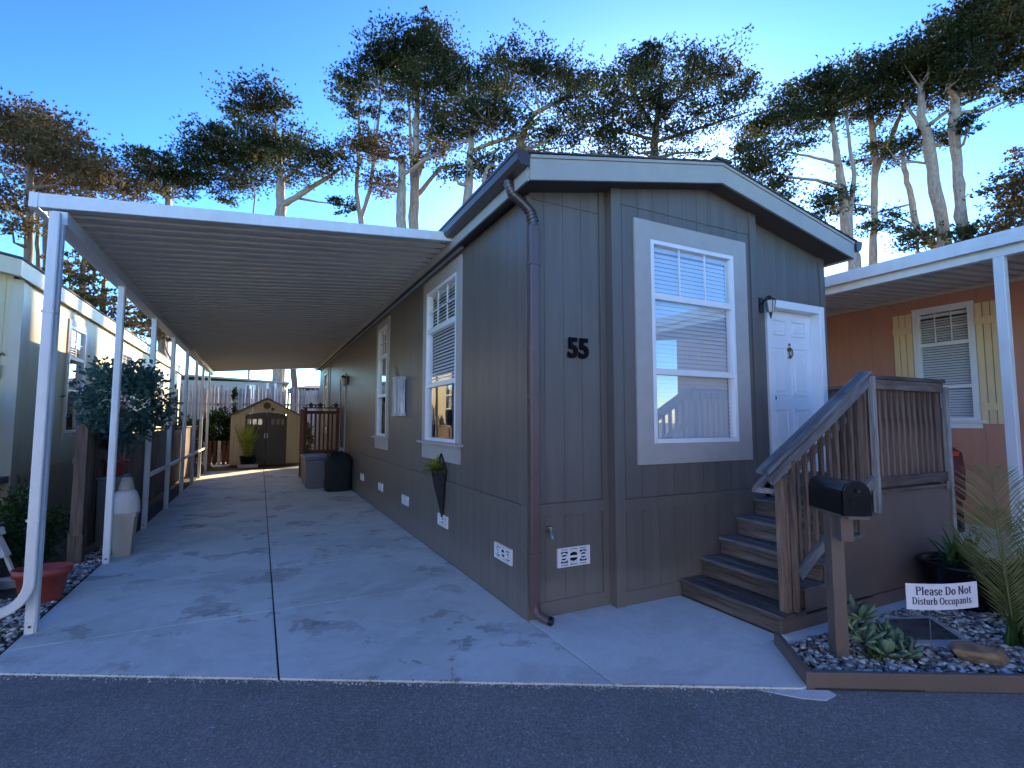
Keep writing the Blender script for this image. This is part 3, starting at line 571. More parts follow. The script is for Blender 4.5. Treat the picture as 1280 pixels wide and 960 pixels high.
# ------------------------------------------------------------------ carport
cp = thing('carport', 'white metal carport with ribbed roof along the left side of the brown home', 'carport', (-1.6, 5.4, 0))
CPY0, CPY1 = 5.47, 21.3; XA, XB = -1.74, 2.085
def cz(x): return 3.515 + (x - XA) / (XB - XA) * 0.325
prof = [(0.0, 0), (0.095, 0), (0.101, 0.072), (0.183, 0.072), (0.189, 0), (0.2025, 0)]
me = None; k = 0; y = CPY0 + 0.03
while y < CPY1 - 0.3:
    if me is None:
        vs = []; 
        for x in (XA, XB):
            for u, v_ in prof: vs.append((x, y + u, cz(x) + v_))
            for u, v_ in prof[::-1]: vs.append((x, y + u, cz(x) + v_ + 0.004))
        n = len(prof) * 2; pm = MB().add(vs, [(i, (i + 1) % n, n + (i + 1) % n, n + i) for i in range(n)])
        o = pm.build('roof_panel', 'pan', cp, origin=(XA, y, cz(XA))); me = o.data
    else:
        o = bpy.data.objects.new('roof_panel', me); COL.objects.link(o); o.parent = cp; o.location = Vector((XA, y, cz(XA))) - WO[cp]
    y += 0.2035
m2 = MB().hexa([(XA - 0.06, CPY0, cz(XA) - 0.012), (2.13, CPY0, cz(2.13) - 0.012), (2.13, CPY0 + 0.028, cz(2.13) - 0.012), (XA - 0.06, CPY0 + 0.028, cz(XA) - 0.012)], [(XA - 0.06, CPY0, cz(XA) + 0.112), (2.13, CPY0, cz(2.13) + 0.092), (2.13, CPY0 + 0.028, cz(2.13) + 0.092), (XA - 0.06, CPY0 + 0.028, cz(XA) + 0.112)])
m2.build('front_fascia', 'metal_white', cp, bevel=0.005)
MB().box(XA - 0.055, CPY0 - 0.006, cz(XA) - 0.014, XA + 0.0, CPY0 - 0.001, cz(XA) + 0.114).build('corner_cap', 'metal_white', cp)
MB().hexa([(XA - 0.06, CPY1, cz(XA) - 0.012), (2.13, CPY1, cz(2.13) - 0.012), (2.13, CPY1 + 0.028, cz(2.13) - 0.012), (XA - 0.06, CPY1 + 0.028, cz(XA) - 0.012)], [(XA - 0.06, CPY1, cz(XA) + 0.112), (2.13, CPY1, cz(2.13) + 0.092), (2.13, CPY1 + 0.028, cz(2.13) + 0.092), (XA - 0.06, CPY1 + 0.028, cz(XA) + 0.112)]).build('rear_fascia', 'metal_white', cp)
MB().box(XA - 0.06, CPY0 + 0.03, cz(XA) - 0.012, XA - 0.045, CPY1, cz(XA) + 0.11).box(XA - 0.044, CPY0 + 0.03, cz(XA) - 0.012, XA - 0.003, CPY1, cz(XA) - 0.004).build('roof_gutter', 'metal_white', cp)
MB().box(-1.655, CPY0 + 0.035, 3.392, -1.548, CPY1 - 0.05, 3.508).build('beam', 'metal_white', cp, bevel=0.004)
MB().box(2.06, CPY0 + 0.03, 3.765, 2.105, CPY1, 3.83).build('wall_ledger', 'metal_white', cp)
PY = [5.40, 7.70, 9.90, 11.97, 14.12, 16.12, 17.9, 19.95]
for i, py in enumerate(PY):
    z1 = 3.392
    p_ = MB().prism([(-1.655, py), (-1.545, py), (-1.545, py + 0.075), (-1.655, py + 0.075)], 0.0, z1)
    py_ = py + (0.07 if i == 0 else 0)
    p_ = MB(); c = 0.012; xa, xb, ya, yb = -1.640, -1.564, py_, py_ + 0.076
    p_.prism([(xa + c, ya), (xb - c, ya), (xb, ya + c), (xb, yb - c), (xb - c, yb), (xa + c, yb), (xa, yb - c), (xa, ya + c)], 0.0, z1)
    po = p_.build('post', 'metal_white', cp)
    MB().box(xa + 0.012, ya - 0.006, 0.0, xb - 0.012, ya - 0.001, 0.085).build('foot_bracket', 'metal_white', po)
    MB().tube([(-1.60, ya - 0.006, 0.055), (-1.60, ya - 0.014, 0.055)], 0.011, 6).build('bolt', 'bolt', po)
for a_, b_ in zip(PY[2:-1], PY[3:]): MB().box(-1.615, a_ + 0.09, 0.80, -1.575, b_ - 0.005, 0.86).build('side_rail', 'metal_white', cp)
ds = thing('rain_downspout', 'white metal downspout strapped to the front carport post, curving left at the ground', 'downspout', (-1.6, 5.4, 0))
sqp = lambda c, h=0.042: None
def square_pipe(mb, pts, wd, ht, ax):
    ax = Vector(ax); rings = []
    for i, p in enumerate(pts):
        p = Vector(p); d = (Vector(pts[min(i + 1, len(pts) - 1)]) - Vector(pts[max(i - 1, 0)])).normalized(); s_ = ax; u = s_.cross(d).normalized()
        c = 0.25
        for (q, r) in ((-1, -1 + c), (-1 + c, -1), (1 - c, -1), (1, -1 + c), (1, 1 - c), (1 - c, 1), (-1 + c, 1), (-1, 1 - c)): rings.append(p + s_ * wd / 2 * q + u * ht / 2 * r)
    k = len(pts); fs = [(i * 8 + j, i * 8 + (j + 1) % 8, (i + 1) * 8 + (j + 1) % 8, (i + 1) * 8 + j) for i in range(k - 1) for j in range(8)]
    mb.add(rings, fs, False); mb.add(rings[:8], [tuple(range(8))]); mb.add(rings[-8:], [tuple(range(8))[::-1]]); return mb
pts = [(-1.60, 5.41, 3.46), (-1.60, 5.41, 2.0), (-1.60, 5.41, 0.42)]
for k in range(1, 8):
    t = k / 7 * math.pi / 2 * 0.86; pts.append((-1.60 - 0.22 * (1 - math.cos(t)), 5.41 - 0.03 * (1 - math.cos(t)), 0.42 - 0.22 * math.sin(t)))
pts.append((-2.35, 5.20, 0.11))
square_pipe(MB(), pts, 0.06, 0.072, (0, 1, 0)).build('pipe', 'metal_white', ds)
for zz in (0.9, 2.6): MB().box(-1.643, 5.375, zz, -1.561, 5.472, zz + 0.02).build('strap', 'metal_white', ds)

# ------------------------------------------------------------------ front steps and landing
pc = thing('porch_steps', 'weathered wooden front steps and railed landing below the white door', 'porch', (4.4, 2.74, 0))
SX = [3.757, 4.037, 4.307, 4.570, 4.852, 5.115]; SZ = [0.16, 0.337, 0.51, 0.69, 0.868, 1.06]; YS0, YS1 = 2.72, 3.795
for i in range(5):
    zb = 0.0 if i == 0 else SZ[i - 1]
    piece('riser', 'woody', pc, SX[i] + 0.012, YS0 + 0.03, zb + 0.002, SX[i] + 0.04, YS1, SZ[i] - 0.038, 0.003)
    wdt = (SX[i + 1] - SX[i] + 0.02) / 2
    for j in range(2): piece('tread', 'tread', pc, SX[i] - 0.012 + j * wdt, YS0 - 0.02, SZ[i] - 0.037, SX[i] - 0.017 + (j + 1) * wdt, YS1 + 0.005, SZ[i] + 0.0008 * j, 0.004)
piece('riser', 'woody', pc, SX[5] + 0.012, YS0 + 0.03, SZ[4] + 0.002, SX[5] + 0.04, YS1, SZ[5] - 0.038, 0.003)
y = YS0 - 0.01
while y < 3.86: piece('deck_board', 'woodx', pc, 5.10, y, 1.022, 6.50, y + 0.085, 1.06, 0.004); y += 0.093
# skirt panels below stairs and landing
poly = [(3.775, 0.015), (6.48, 0.015), (6.48, 1.018), (5.15, 1.018)]
st = []
for i in range(4, -1, -1): st += [(SX[i + 1] + 0.01, SZ[i] - 0.042), (SX[i] + 0.045, SZ[i] - 0.042)]
poly = [(3.80, 0.13), (6.48, 0.13), (6.48, 1.018)] + [(5.13, 1.018)] + [(5.13, SZ[4] - 0.042)] + [p for p in st]
poly2 = []
for p in poly:
    if not poly2 or (abs(p[0] - poly2[-1][0]) > 1e-4 or abs(p[1] - poly2[-1][1]) > 1e-4): poly2.append(p)
poly2[-1] = (3.80, SZ[0] - 0.042 if SZ[0] - 0.042 > 0.13 else 0.131)
sk = MB()
xs = [3.80, SX[1] + 0.045, SX[2] + 0.045, SX[3] + 0.045, SX[4] + 0.045, 5.16]
for i in range(5):
    zt = SZ[i] - 0.04
    if zt > 0.14: sk.box(xs[i], 2.738, 0.13, xs[i + 1], 2.75, zt)
sk.build('stair_skirt', 'skirt', pc); MB().box(5.161, 2.738, 0.13, 6.50, 2.75, 1.018).build('landing_skirt', 'skirt', pc)
for a_, b_ in ((3.765, 5.02), (5.024, 6.50)): MB().box(a_, 2.724, 0.014, b_, 2.75, 0.115 if a_ < 4 else 0.125).build('base_board', 'skirt', pc)
MB().box(6.50, 2.738, 0.014, 6.515, 3.9, 1.018).build('landing_skirt', 'skirt', pc)
# posts and rails
def beam_obj(name, mat, parent, p0, p1, wd, ht, bevel=0.003):
    p0 = Vector(p0); p1 = Vector(p1); L = (p1 - p0).length; c = (p0 + p1) / 2
    o = MB().box(-L / 2, -wd / 2, -ht / 2, L / 2, wd / 2, ht / 2).build(name, mat, None, origin=(0, 0, 0), bevel=bevel)
    d = (p1 - p0).normalized(); y_ = Vector((0, 0, 1)).cross(d).normalized(); z_ = d.cross(y_)
    o.rotation_euler = Matrix((d, y_, z_)).transposed().to_euler(); WO[o] = c
    o.parent = parent; o.location = c - (WO[parent] if parent else Vector((0, 0, 0))); return o
def post(x0, x1, y0, y1, z0, z1, m='woodz', n='post'): return piece(n, m, pc, x0, y0, z0, x1, y1, z1, 0.004)
post(3.845, 3.915, 2.735, 2.81, 0.16, 1.235); post(3.915, 3.955, 2.692, 2.733, 0.165, 1.38, 'woodz')
post(5.08, 5.165, 2.735, 2.82, 1.06, 2.10); post(5.085, 5.14, 2.668, 2.716, 0.86, 2.125, 'woodz_lt')
post(6.375, 6.46, 2.735, 2.82, 1.06, 2.06); post(6.42, 6.475, 2.668, 2.716, 1.0, 2.06, 'woodz_lt')
post(6.40, 6.485, 3.80, 3.885, 1.06, 2.06)
sl_ = (SZ[5] - SZ[0]) / (SX[5] - SX[0])
hr0, hr1 = V(3.62, 2.76, 1.292), V(5.14, 2.76, 2.165)
beam_obj('handrail', 'woodx_lt', pc, hr0 + V(0, -0.01, 0), hr1 + V(0, -0.01, 0), 0.115, 0.034)
beam_obj('top_rail', 'woodx_lt', pc, hr0 + V(0.05, -0.046, -0.062), hr1 + V(0, -0.046, -0.062), 0.034, 0.085)
b0, b1 = V(3.97, 2.71, 0.45), V(5.10, 2.71, 1.165)
beam_obj('bottom_rail', 'woodx_lt', pc, b0, b1, 0.036, 0.085)
nb = 10
for i in range(nb):
    x = 4.055 + i * 0.113; t = (x - 3.62) / 1.52; zt = hr0.z + (hr1.z - hr0.z) * t - 0.085; t2 = (x - b0.x) / (b1.x - b0.x); zb = b0.z + (b1.z - b0.z) * t2 - 0.10
    if x < 5.07: piece('baluster', 'woodz', pc, x - 0.018, 2.733, zb, x + 0.018, 2.769, zt, 0.003)
MB().box(5.07, 2.69, 2.105, 6.48, 2.83, 2.141).build('handrail', 'woodx', pc, origin=(5.8, 2.75, 2.1), bevel=0.004)
MB().box(5.142, 2.690, 2.005, 6.418, 2.728, 2.10).build('top_rail', 'woodx', pc, origin=(5.8, 2.7, 2.05), bevel=0.003)
MB().box(5.142, 2.690, 1.09, 6.418, 2.728, 1.18).build('bottom_rail', 'woodx', pc, origin=(5.8, 2.7, 1.13), bevel=0.003)
x = 5.20
while x < 6.37: piece('baluster', 'woodz', pc, x - 0.018, 2.7295, 1.075, x + 0.018, 2.765, 2.10, 0.003); x += 0.104
MB().box(6.40, 2.83, 2.105, 6.54, 3.90, 2.14).build('handrail', 'woody', pc, origin=(6.47, 3.3, 2.1), bevel=0.004)
MB().box(6.46, 2.82, 2.0, 6.498, 3.9, 2.10).build('top_rail', 'woody', pc, origin=(6.47, 3.3, 2.0), bevel=0.003)
MB().box(6.46, 2.82, 1.09, 6.498, 3.9, 1.18).build('bottom_rail', 'woody', pc, origin=(6.47, 3.3, 1.1), bevel=0.003)
y = 2.85
while y < 3.8: piece('railing_board', 'fence', pc, 6.435, y, 1.07, 6.458, y + 0.088, 2.09, 0.003); y += 0.094
# grab rail on the house side
g0 = V(3.80, 3.62, 1.24); g1 = V(5.1, 3.62, 2.0)
g0 = V(3.62, 2.86, 1.20); 
beam_obj('grab_rail', 'woodx_lt', pc, V(3.84, 2.98, 1.13), V(4.9, 2.98, 1.745), 0.035, 0.05)
beam_obj('grab_rail', 'woodx_lt', pc, V(3.92, 2.85, 1.125), V(4.95, 2.85, 1.72), 0.035, 0.05)
MB().beam(V(3.825, 2.998, 1.118), V(3.905, 2.832, 1.112), 0.035, 0.045).build('grab_rail_end', 'woodx_lt', pc)

# gate board between the porch and the neighbour
gp = thing('gate_post', 'tall grey dog-eared fence board with pale edge post right of the porch', 'fence post', (6.72, 2.9, 0))
MB().extr([(0, 0.0), (0.135, 0.0), (0.135, 1.84), (0.10, 1.89), (0.04, 1.89), (0, 1.84)], (6.60, 2.93, 0), (1, 0, 0), (0, 0, 1), (0, -1, 0), 0.03).build('board', 'woodz', gp, origin=(6.6, 2.93, 1))
MB().prism([(6.737, 2.80), (6.80, 2.80), (6.80, 2.93), (6.737, 2.93)], 0.0, 1.85).build('edge_post', 'woodz_lt', gp, origin=(6.75, 2.9, 1), bevel=0.004)
MB().box(6.735, 2.78, 0, 6.83, 2.80, 0.36).build('post_sleeve', 'black', gp)

# wall lantern by the front door
wl = thing('wall_lantern', 'black coach lantern on the brown wall beside the top of the white door', 'lamp', (5.215, 3.90, 3.0))
lx = 5.215
MB().box(lx - 0.035, 3.885, 2.98, lx + 0.035, 3.905, 3.15).build('back_plate', 'blackmetal', wl)
MB().tube([(lx, 3.885, 3.07), (lx, 3.83, 3.13), (lx, 3.79, 3.15), (lx, 3.77, 3.13)], 0.008, 6).build('arm', 'blackmetal', wl)
MB().lathe((lx, 3.77, 2.95), [(0.005, 0.20), (0.02, 0.18), (0.06, 0.155), (0.065, 0.145), (0.065, 0.14)], 8, smooth=False).build('cap', 'blackmetal', wl)
MB().lathe((lx, 3.77, 2.95), [(0.02, 0.0), (0.035, 0.01), (0.055, 0.14)], 6, smooth=False).build('glass_shade', 'bulb', wl)
m2 = MB()
for k in range(6):
    t = k * math.pi / 3; m2.tube([(lx + 0.036 * math.cos(t), 3.77 + 0.036 * math.sin(t), 2.96), (lx + 0.057 * math.cos(t), 3.77 + 0.057 * math.sin(t), 3.09)], 0.004, 4)
m2.tube([(lx, 3.77, 2.88), (lx, 3.77, 2.96)], [0.005, 0.022], 8).build('cage', 'blackmetal', wl)

# ------------------------------------------------------------------ things on and beside the side wall
bx = thing('wall_planter_box', 'whitewashed wooden box with twigs hung on the wall between the side windows', 'wall box', (2.03, 8.25, 1.78))
MB().box(1.955, 8.05, 1.80, 2.09, 8.36, 2.42).build('box', 'grape', bx, origin=(2.0, 8.2, 2.1), bevel=0.006)
for zz in (1.79, 2.38): MB().box(1.945, 8.04, zz, 2.10, 8.37, zz + 0.05).build('band', 'grape', bx, origin=(2.0, 8.2, zz))
for k in range(7):
    yy = 8.08 + k * 0.04; h = random.uniform(0.12, 0.33)
    MB().tube([(2.02, yy, 2.40), (2.0 + random.uniform(-.04, .04), yy + random.uniform(-.06, .06), 2.42 + h * 0.6), (2.0 + random.uniform(-.06, .06), yy + random.uniform(-.1, .1), 2.42 + h)], [0.006, 0.004, 0.002], 4).build('twig', 'bark_dark', bx)
def blades(mb, c, n, L, wd, up=0.5, spread=1.0, droop=0.3, seg=4, rng=random, keel=0.15):
    """strap leaves fanning from c"""
    for i in range(n):
        a_ = rng.uniform(0, 2 * math.pi); el = rng.uniform(up, 1.45); l = L * rng.uniform(0.6, 1.1); w_ = wd * rng.uniform(0.7, 1.2)
        d = Vector((math.cos(a_) * spread, math.sin(a_) * spread, 0)); s_ = Vector((-math.sin(a_), math.cos(a_), 0)); vs = []
        for k in range(seg + 1):
            t = k / seg; h = math.sin(el) * l * t - droop * l * t * t * math.cos(el) * 1.2; r = math.cos(el) * l * t + droop * 0.35 * l * t * t
            p = Vector(c) + d * r + Vector((0, 0, h)); ww = w_ * (0.55 + 0.9 * t) * (1 - t) ** 0.6 if k < seg else 0.0008
            vs += [p - s_ * ww / 2, p - Vector((0, 0, ww * keel)), p + s_ * ww / 2]
        fs = []
        for k in range(seg):
            o_ = k * 3; fs += [(o_, o_ + 1, o_ + 4, o_ + 3), (o_ + 1, o_ + 2, o_ + 5, o_ + 4)]
        mb.add(vs, fs, True)
    return mb
cn = thing('cone_wall_planter', 'black cone basket holding a lime green plant, hung under the nearest side window', 'planter', (2.05, 6.1, 0.5))
m2 = MB(); n = 12; rings = []
for r_, z_ in ((0.015, 0.5), (0.05, 0.66), (0.10, 0.88), (0.135, 1.06), (0.145, 1.09), (0.13, 1.085), (0.09, 1.0)):
    for j in range(n):
        t = math.pi * j / (n - 1); rings.append((2.095 - math.sin(t) * r_ * 1.1, 6.15 + math.cos(t) * r_ * 1.05, z_))
m2.add(rings, [(i * n + j, i * n + (j + 1) % n, (i + 1) * n + (j + 1) % n, (i + 1) * n + j) for i in range(6) for j in range(n)], True); m2.build('cone', 'cover', cn)
MB().tube([(2.09, 6.15 - 0.13, 1.08), (2.07, 6.15 - 0.05, 1.25), (2.07, 6.15, 1.29), (2.07, 6.15 + 0.05, 1.25), (2.09, 6.15 + 0.13, 1.08)], 0.012, 6).build('hanging_loop', 'cover', cn)
blades(MB(), (1.99, 6.15, 1.09), 110, 0.22, 0.030, 0.05).build('leaves', 'limeleaf', cn)

porch = thing('side_porch', 'small reddish wooden railed porch against the home near the rear of the driveway', 'porch', (1.6, 15.6, 0))
MB().box(1.12, 15.6, 0.60, 2.09, 17.0, 0.72).build('deck', 'redwood', porch)
MB().box(1.15, 15.63, 0.0, 2.09, 16.98, 0.598).build('deck_skirt', 'redwood', porch)
for x in (1.12, 2.0): piece('post', 'redwood', porch, x, 15.50, 0, x + 0.09, 15.59, 2.08)
piece('post', 'redwood', porch, 1.12, 16.9, 0, 1.21, 16.99, 2.08)
for zz in (0.80, 1.92): piece('rail', 'redwood', porch, 1.21, 15.52, zz, 2.0, 15.56, zz + 0.09); piece('rail', 'redwood', porch, 1.14, 15.6, zz, 1.18, 16.9, zz + 0.09)
piece('handrail', 'redwood', porch, 1.08, 15.47, 2.08, 2.10, 15.62, 2.115)
for k in range(6): piece('baluster', 'redwood', porch, 1.30 + k * 0.115, 15.562, 0.8, 1.345 + k * 0.115, 15.598, 2.0)
for k in range(9): piece('baluster', 'redwood', porch, 1.10, 15.70 + k * 0.13, 0.8, 1.138, 15.745 + k * 0.13, 2.0)
for (yy, lab) in ((1.55, 'dark scroll ornament on the middle of the side porch railing'), (1.30, 'dark scroll ornament on the left end of the side porch railing'), (1.98, 'dark round ornament on the right corner post of the side porch railing')):
    m2 = MB()
    for s in (-1, 1):
        m2.tube([(yy + s * 0.13, 15.54, 2.125), (yy + s * 0.11, 15.54, 2.18), (yy + s * 0.05, 15.54, 2.19), (yy + s * 0.04, 15.54, 2.15), (yy, 15.54, 2.14)], 0.018, 6)
    m2.tube([(yy, 15.54, 2.116), (yy, 15.54, 2.20), (yy, 15.54, 2.25)], [0.04, 0.05, 0.01], 8)
    tag(m2.build('rail_ornament', 'blackmetal', origin=(yy, 15.54, 2.116)), lab, 'ornament', 'ornaments on the side porch railing')
ln = thing('porch_lantern', 'small bronze lantern fixed on the side wall near the rear side door', 'lamp', (2.1, 14.2, 2.7))
MB().box(2.07, 14.16, 2.70, 2.105, 14.24, 2.95).build('back_plate', 'blackmetal', ln); MB().lathe((1.99, 14.2, 2.66), [(0.05, 0.0), (0.065, 0.22)], 8).build('glass_shade', 'bulb', ln)
MB().lathe((1.99, 14.2, 2.66), [(0.08, 0.222), (0.08, 0.24), (0.01, 0.30)], 8).build('cap', 'blackmetal', ln)
gb = thing('storage_box', 'grey resin storage box in front of the side porch', 'storage box', (1.35, 14.6, 0))
MB().hexa([(1.10, 13.85, 0), (1.63, 13.85, 0), (1.63, 15.3, 0), (1.10, 15.3, 0)], [(1.07, 13.82, 0.72), (1.66, 13.82, 0.72), (1.66, 15.33, 0.72), (1.07, 15.33, 0.72)]).build('body', 'graybox', gb, bevel=0.02)
MB().box(1.05, 13.80, 0.722, 1.68, 15.35, 0.80).build('lid', 'graybox', gb, bevel=0.02)
gr = thing('covered_grill', 'barbecue grill under a black fabric cover beside the grey storage box', 'grill', (1.8, 13.2, 0))
m2 = MB(); rings = []; n = 24; lv = [(0.0, 0.30, 0.26), (0.12, 0.31, 0.27), (0.4, 0.30, 0.26), (0.62, 0.32, 0.28), (0.74, 0.33, 0.27), (0.84, 0.29, 0.23), (0.91, 0.20, 0.15), (0.94, 0.05, 0.04)]
for z_, rx_, ry_ in lv:
    for j in range(n):
        t = 2 * math.pi * j / n; sq = 0.82 + 0.18 * abs(math.cos(2 * t)) ** 0.5; f = 1 + 0.05 * math.sin(7 * t + z_ * 3) * (1 - z_)
        cx_, sx_ = math.cos(t), math.sin(t); pw = lambda q: math.copysign(abs(q) ** 0.6, q)
        rings.append((1.78 + pw(cx_) * rx_ * f, 13.25 + pw(sx_) * ry_ * f, z_ + 0.02 * math.sin(5 * t) * (z_ > 0.5)))
m2.add(rings, [(i * n + j, i * n + (j + 1) % n, (i + 1) * n + (j + 1) % n, (i + 1) * n + j) for i in range(len(lv) - 1) for j in range(n)], True); m2.add(rings[-n:], [tuple(range(n))], True); m2.build('cover', 'cover', gr)
for sx in (-1, 1): MB().tube([(1.78 + sx * 0.24, 13.02, 0.035), (1.78 + sx * 0.24, 12.98, 0.035)], 0.035, 10).build('caster', 'black', gr)

# ------------------------------------------------------------------ shed
sh = thing('garden_shed', 'tan resin shed with dark arched double doors at the end of the driveway', 'shed', (0.2, 22, 0))
sx0, sx1, sy = -1.0, 1.46, 22.05; sxc = (sx0 + sx1) / 2
def shz(x): return 1.93 + 0.66 * (1 - abs(x - sxc) / ((sx1 - sx0) / 2))
def arch(x):
    t = (x - sxc) / 0.79; return 1.86 + 0.22 * math.sqrt(max(0, 1 - t * t))
x = sx0; seg = []
while x < sx1 - 0.01:
    xn = min(x + 0.123, sx1)
    a_, b_ = x + 0.003, xn - 0.003; mid = (a_ + b_) / 2
    zb = 0.0 if abs(mid - sxc) > 0.79 else max(arch(a_), arch(b_)) - 0.0
    m2 = MB(); m2.hexa([(a_, sy, zb), (b_, sy, zb), (b_, sy + 0.03, zb), (a_, sy + 0.03, zb)], [(a_, sy, shz(a_)), (b_, sy, shz(b_)), (b_, sy + 0.03, shz(b_)), (a_, sy + 0.03, shz(a_))]); m2.build('wall_panel', 'tan', sh); x = xn
MB().box(sx0, sy + 0.03, 0, sx0 + 0.04, sy + 2.2, 1.93).build('side_wall', 'tan', sh); MB().box(sx1 - 0.04, sy + 0.03, 0, sx1, sy + 2.2, 1.93).build('side_wall', 'tan', sh); MB().box(sx0, sy + 2.2, 0, sx1, sy + 2.22, 1.93).build('back_wall', 'tan', sh)
for xa, za, xb, zb in ((sx0 - 0.10, 1.87, sxc, 2.60), (sxc, 2.60, sx1 + 0.10, 1.87)):
    MB().hexa([(xa, sy - 0.08, za), (xb, sy - 0.08, zb), (xb, sy + 2.3, zb), (xa, sy + 2.3, za)], [(xa, sy - 0.08, za + 0.05), (xb, sy - 0.08, zb + 0.05), (xb, sy + 2.3, zb + 0.05), (xa, sy + 2.3, za + 0.05)]).build('roof', 'darkdoor', sh)
for s in (-1, 1):
    poly = [(0.01 * s, 0.06), (0.775 * s, 0.06)] + [(s * u, arch(sxc + u) - 0.02) for u in (0.775, 0.68, 0.52, 0.34, 0.16, 0.01)]
    if s < 0: poly = poly[::-1]
    d_ = MB().extr(poly, (sxc, sy + 0.005, 0), (1, 0, 0), (0, 0, 1), (0, 1, 0), 0.04).build('door', 'darkdoor', sh)
    for k in range(3):
        xx = sxc + s * (0.16 + 0.19 * k) ; xa, xb = sorted((xx, xx + s * 0.13)); MB().box(xa, sy - 0.006, 1.58, xb, sy + 0.004, 1.80).build('pane', 'glass', d_)
    for k in range(2):
        xx = sxc + s * (0.10 + 0.33 * k); xa, xb = sorted((xx, xx + s * 0.27)); MB().box(xa, sy - 0.012, 0.18, xb, sy + 0.004, 0.78).build('panel', 'darkdoor', d_); MB().box(xa, sy - 0.012, 0.86, xb, sy + 0.004, 1.48).build('panel', 'darkdoor', d_)
    xa, xb = sorted((sxc + s * 0.03, sxc + s * 0.07)); MB().box(xa, sy - 0.05, 1.05, xb, sy - 0.013, 1.25).build('handle', 'wire', d_)
MB().tube([(sxc, sy - 0.02, 2.32), (sxc, sy - 0.001, 2.32)], 0.13, 20).build('round_vent', 'darkdoor', sh); MB().tube([(sxc + 0.21, sy - 0.02, 2.19), (sxc + 0.21, sy - 0.001, 2.19)], 0.065, 14).build('round_vent', 'darkdoor', sh)
MB().box(sx0, sy - 0.03, 0.0, sx1, sy + 2.2, 0.055).build('floor', 'redwood', sh)

def frond(mb, base, dirv, L, n, leaf, droop=0.35, w_=0.02, up=0.9, spread=0.9, rng=random, tilt=0.0, axw=0.85):
    """pinnate frond: rachis plus paired leaflets"""
    base = Vector(base); d = Vector((dirv[0], dirv[1], 0)).normalized(); s_ = Vector((-d.y, d.x, 0)); pts = []
    for k in range(n + 1):
        t = k / n; pts.append(base + d * (L * math.cos(up) * t + droop * L * 0.35 * t * t) + Vector((0, 0, L * math.sin(up) * t - droop * L * t * t)))
    mb.tube([tuple(p) for p in pts[::max(1, n // 8)]], [0.008 * (1 - 0.8 * i / len(pts[::max(1, n // 8)])) + 0.002 for i in range(len(pts[::max(1, n // 8)]))], 4)
    for k in range(2, n):
        t = k / n; ax = (pts[min(k + 1, n)] - pts[k - 1]).normalized(); nrm = s_.cross(ax).normalized()
        ll = leaf * (math.sin(math.pi * min(1, t * 0.88 + 0.10)) ** 0.7) * rng.uniform(0.85, 1.1)
        for s in (-1, 1):
            dd = (s_ * s * spread + ax * axw + nrm * tilt + Vector((0, 0, -0.15)) + Vector((rng.uniform(-.07, .07), rng.uniform(-.07, .07), rng.uniform(-.07, .07)))).normalized(); p = pts[k]
            wv = ax * w_ / 2; mid = p + dd * ll * 0.5 + Vector((0, 0, ll * 0.03)); tip = p + dd * ll - Vector((0, 0, ll * 0.08))
            mb.add([p - wv * 0.6, p + wv * 0.6, mid + wv, mid - wv, tip], [(0, 1, 2, 3), (3, 2, 4)], True)
    return mb
pp = thing('potted_palm', 'feathery yellow-green plant in a black pot in front of the shed door', 'potted plant', (-0.35, 21.4, 0))
MB().lathe((-0.35, 21.4, 0), [(0.22, 0.0), (0.30, 0.40), (0.32, 0.42), (0.29, 0.40)], 16).build('pot', 'black', pp)
MB().box(-0.68, 21.12, 0, -0.02, 21.14, 0.12).build('pot_stand', 'lid', pp)
m2 = MB(); rg = random.Random(5)
for k in range(24):
    a_ = rg.uniform(0, 6.28); frond(m2, (-0.35 + rg.uniform(-.12, .12), 21.4, 0.4), (math.cos(a_), math.sin(a_)), rg.uniform(0.8, 1.5), 18, 0.18, 0.12, 0.022, rg.uniform(1.15, 1.5), rng=rg)
m2.build('fronds', 'limeleaf', pp)

# ------------------------------------------------------------------ back fence, left fence
bf = thing('back_fence', 'tall grey grapestake fence with uneven tops behind the shed', 'fence', (0, 24.5, 0))
rg = random.Random(11); x = -5.2
while x < 3.6:
    wd = rg.uniform(0.07, 0.13); zt = rg.uniform(3.02, 3.28); ln_ = rg.uniform(-0.03, 0.03)
    m2 = MB().hexa([(x, 24.5, 0), (x + wd, 24.5, 0), (x + wd, 24.53, 0), (x, 24.53, 0)], [(x + ln_, 24.5 + rg.uniform(-.02, .02), zt), (x + ln_ + wd * rg.uniform(0.5, 0.9), 24.5, zt + rg.uniform(-.06, .04)), (x + ln_ + wd * 0.8, 24.53, zt), (x + ln_, 24.53, zt)]); m2.build('paling', 'grape', bf, origin=(x, 24.5, 1.5)); x += wd + rg.uniform(0.002, 0.014)
for zz in (0.5, 2.4): MB().box(-5.2, 24.54, zz, 3.6, 24.60, zz + 0.09).build('rail', 'grape', bf)
lf = thing('side_fence', 'weathered brown plank fence between the driveway and the cream house', 'fence', (-1.95, 8, 0))
MB().extr([(0, 0), (0.12, 0), (0.12, 1.60), (0.085, 1.665), (0.035, 1.665), (0, 1.60)], (-1.985, 7.80, 0), (1, 0, 0), (0, 0, 1), (0, 1, 0), 0.10).build('post', 'woodz', lf, origin=(-1.9, 7.8, 0.8), bevel=0.004)
MB().box(-1.995, 7.79, 0, -1.855, 7.92, 0.34).build('post_sleeve', 'fence', lf, origin=(-1.9, 7.8, 0.2))
y = 7.92; k = 0
while y < 20.5:
    zt = 1.50 + rg.uniform(-0.015, 0.015); piece('plank', 'fence' if k % 3 else 'woodz', lf, -1.99, y, 0.06, -1.968, y + 0.138, round(zt, 2)); y += 0.15; k += 1
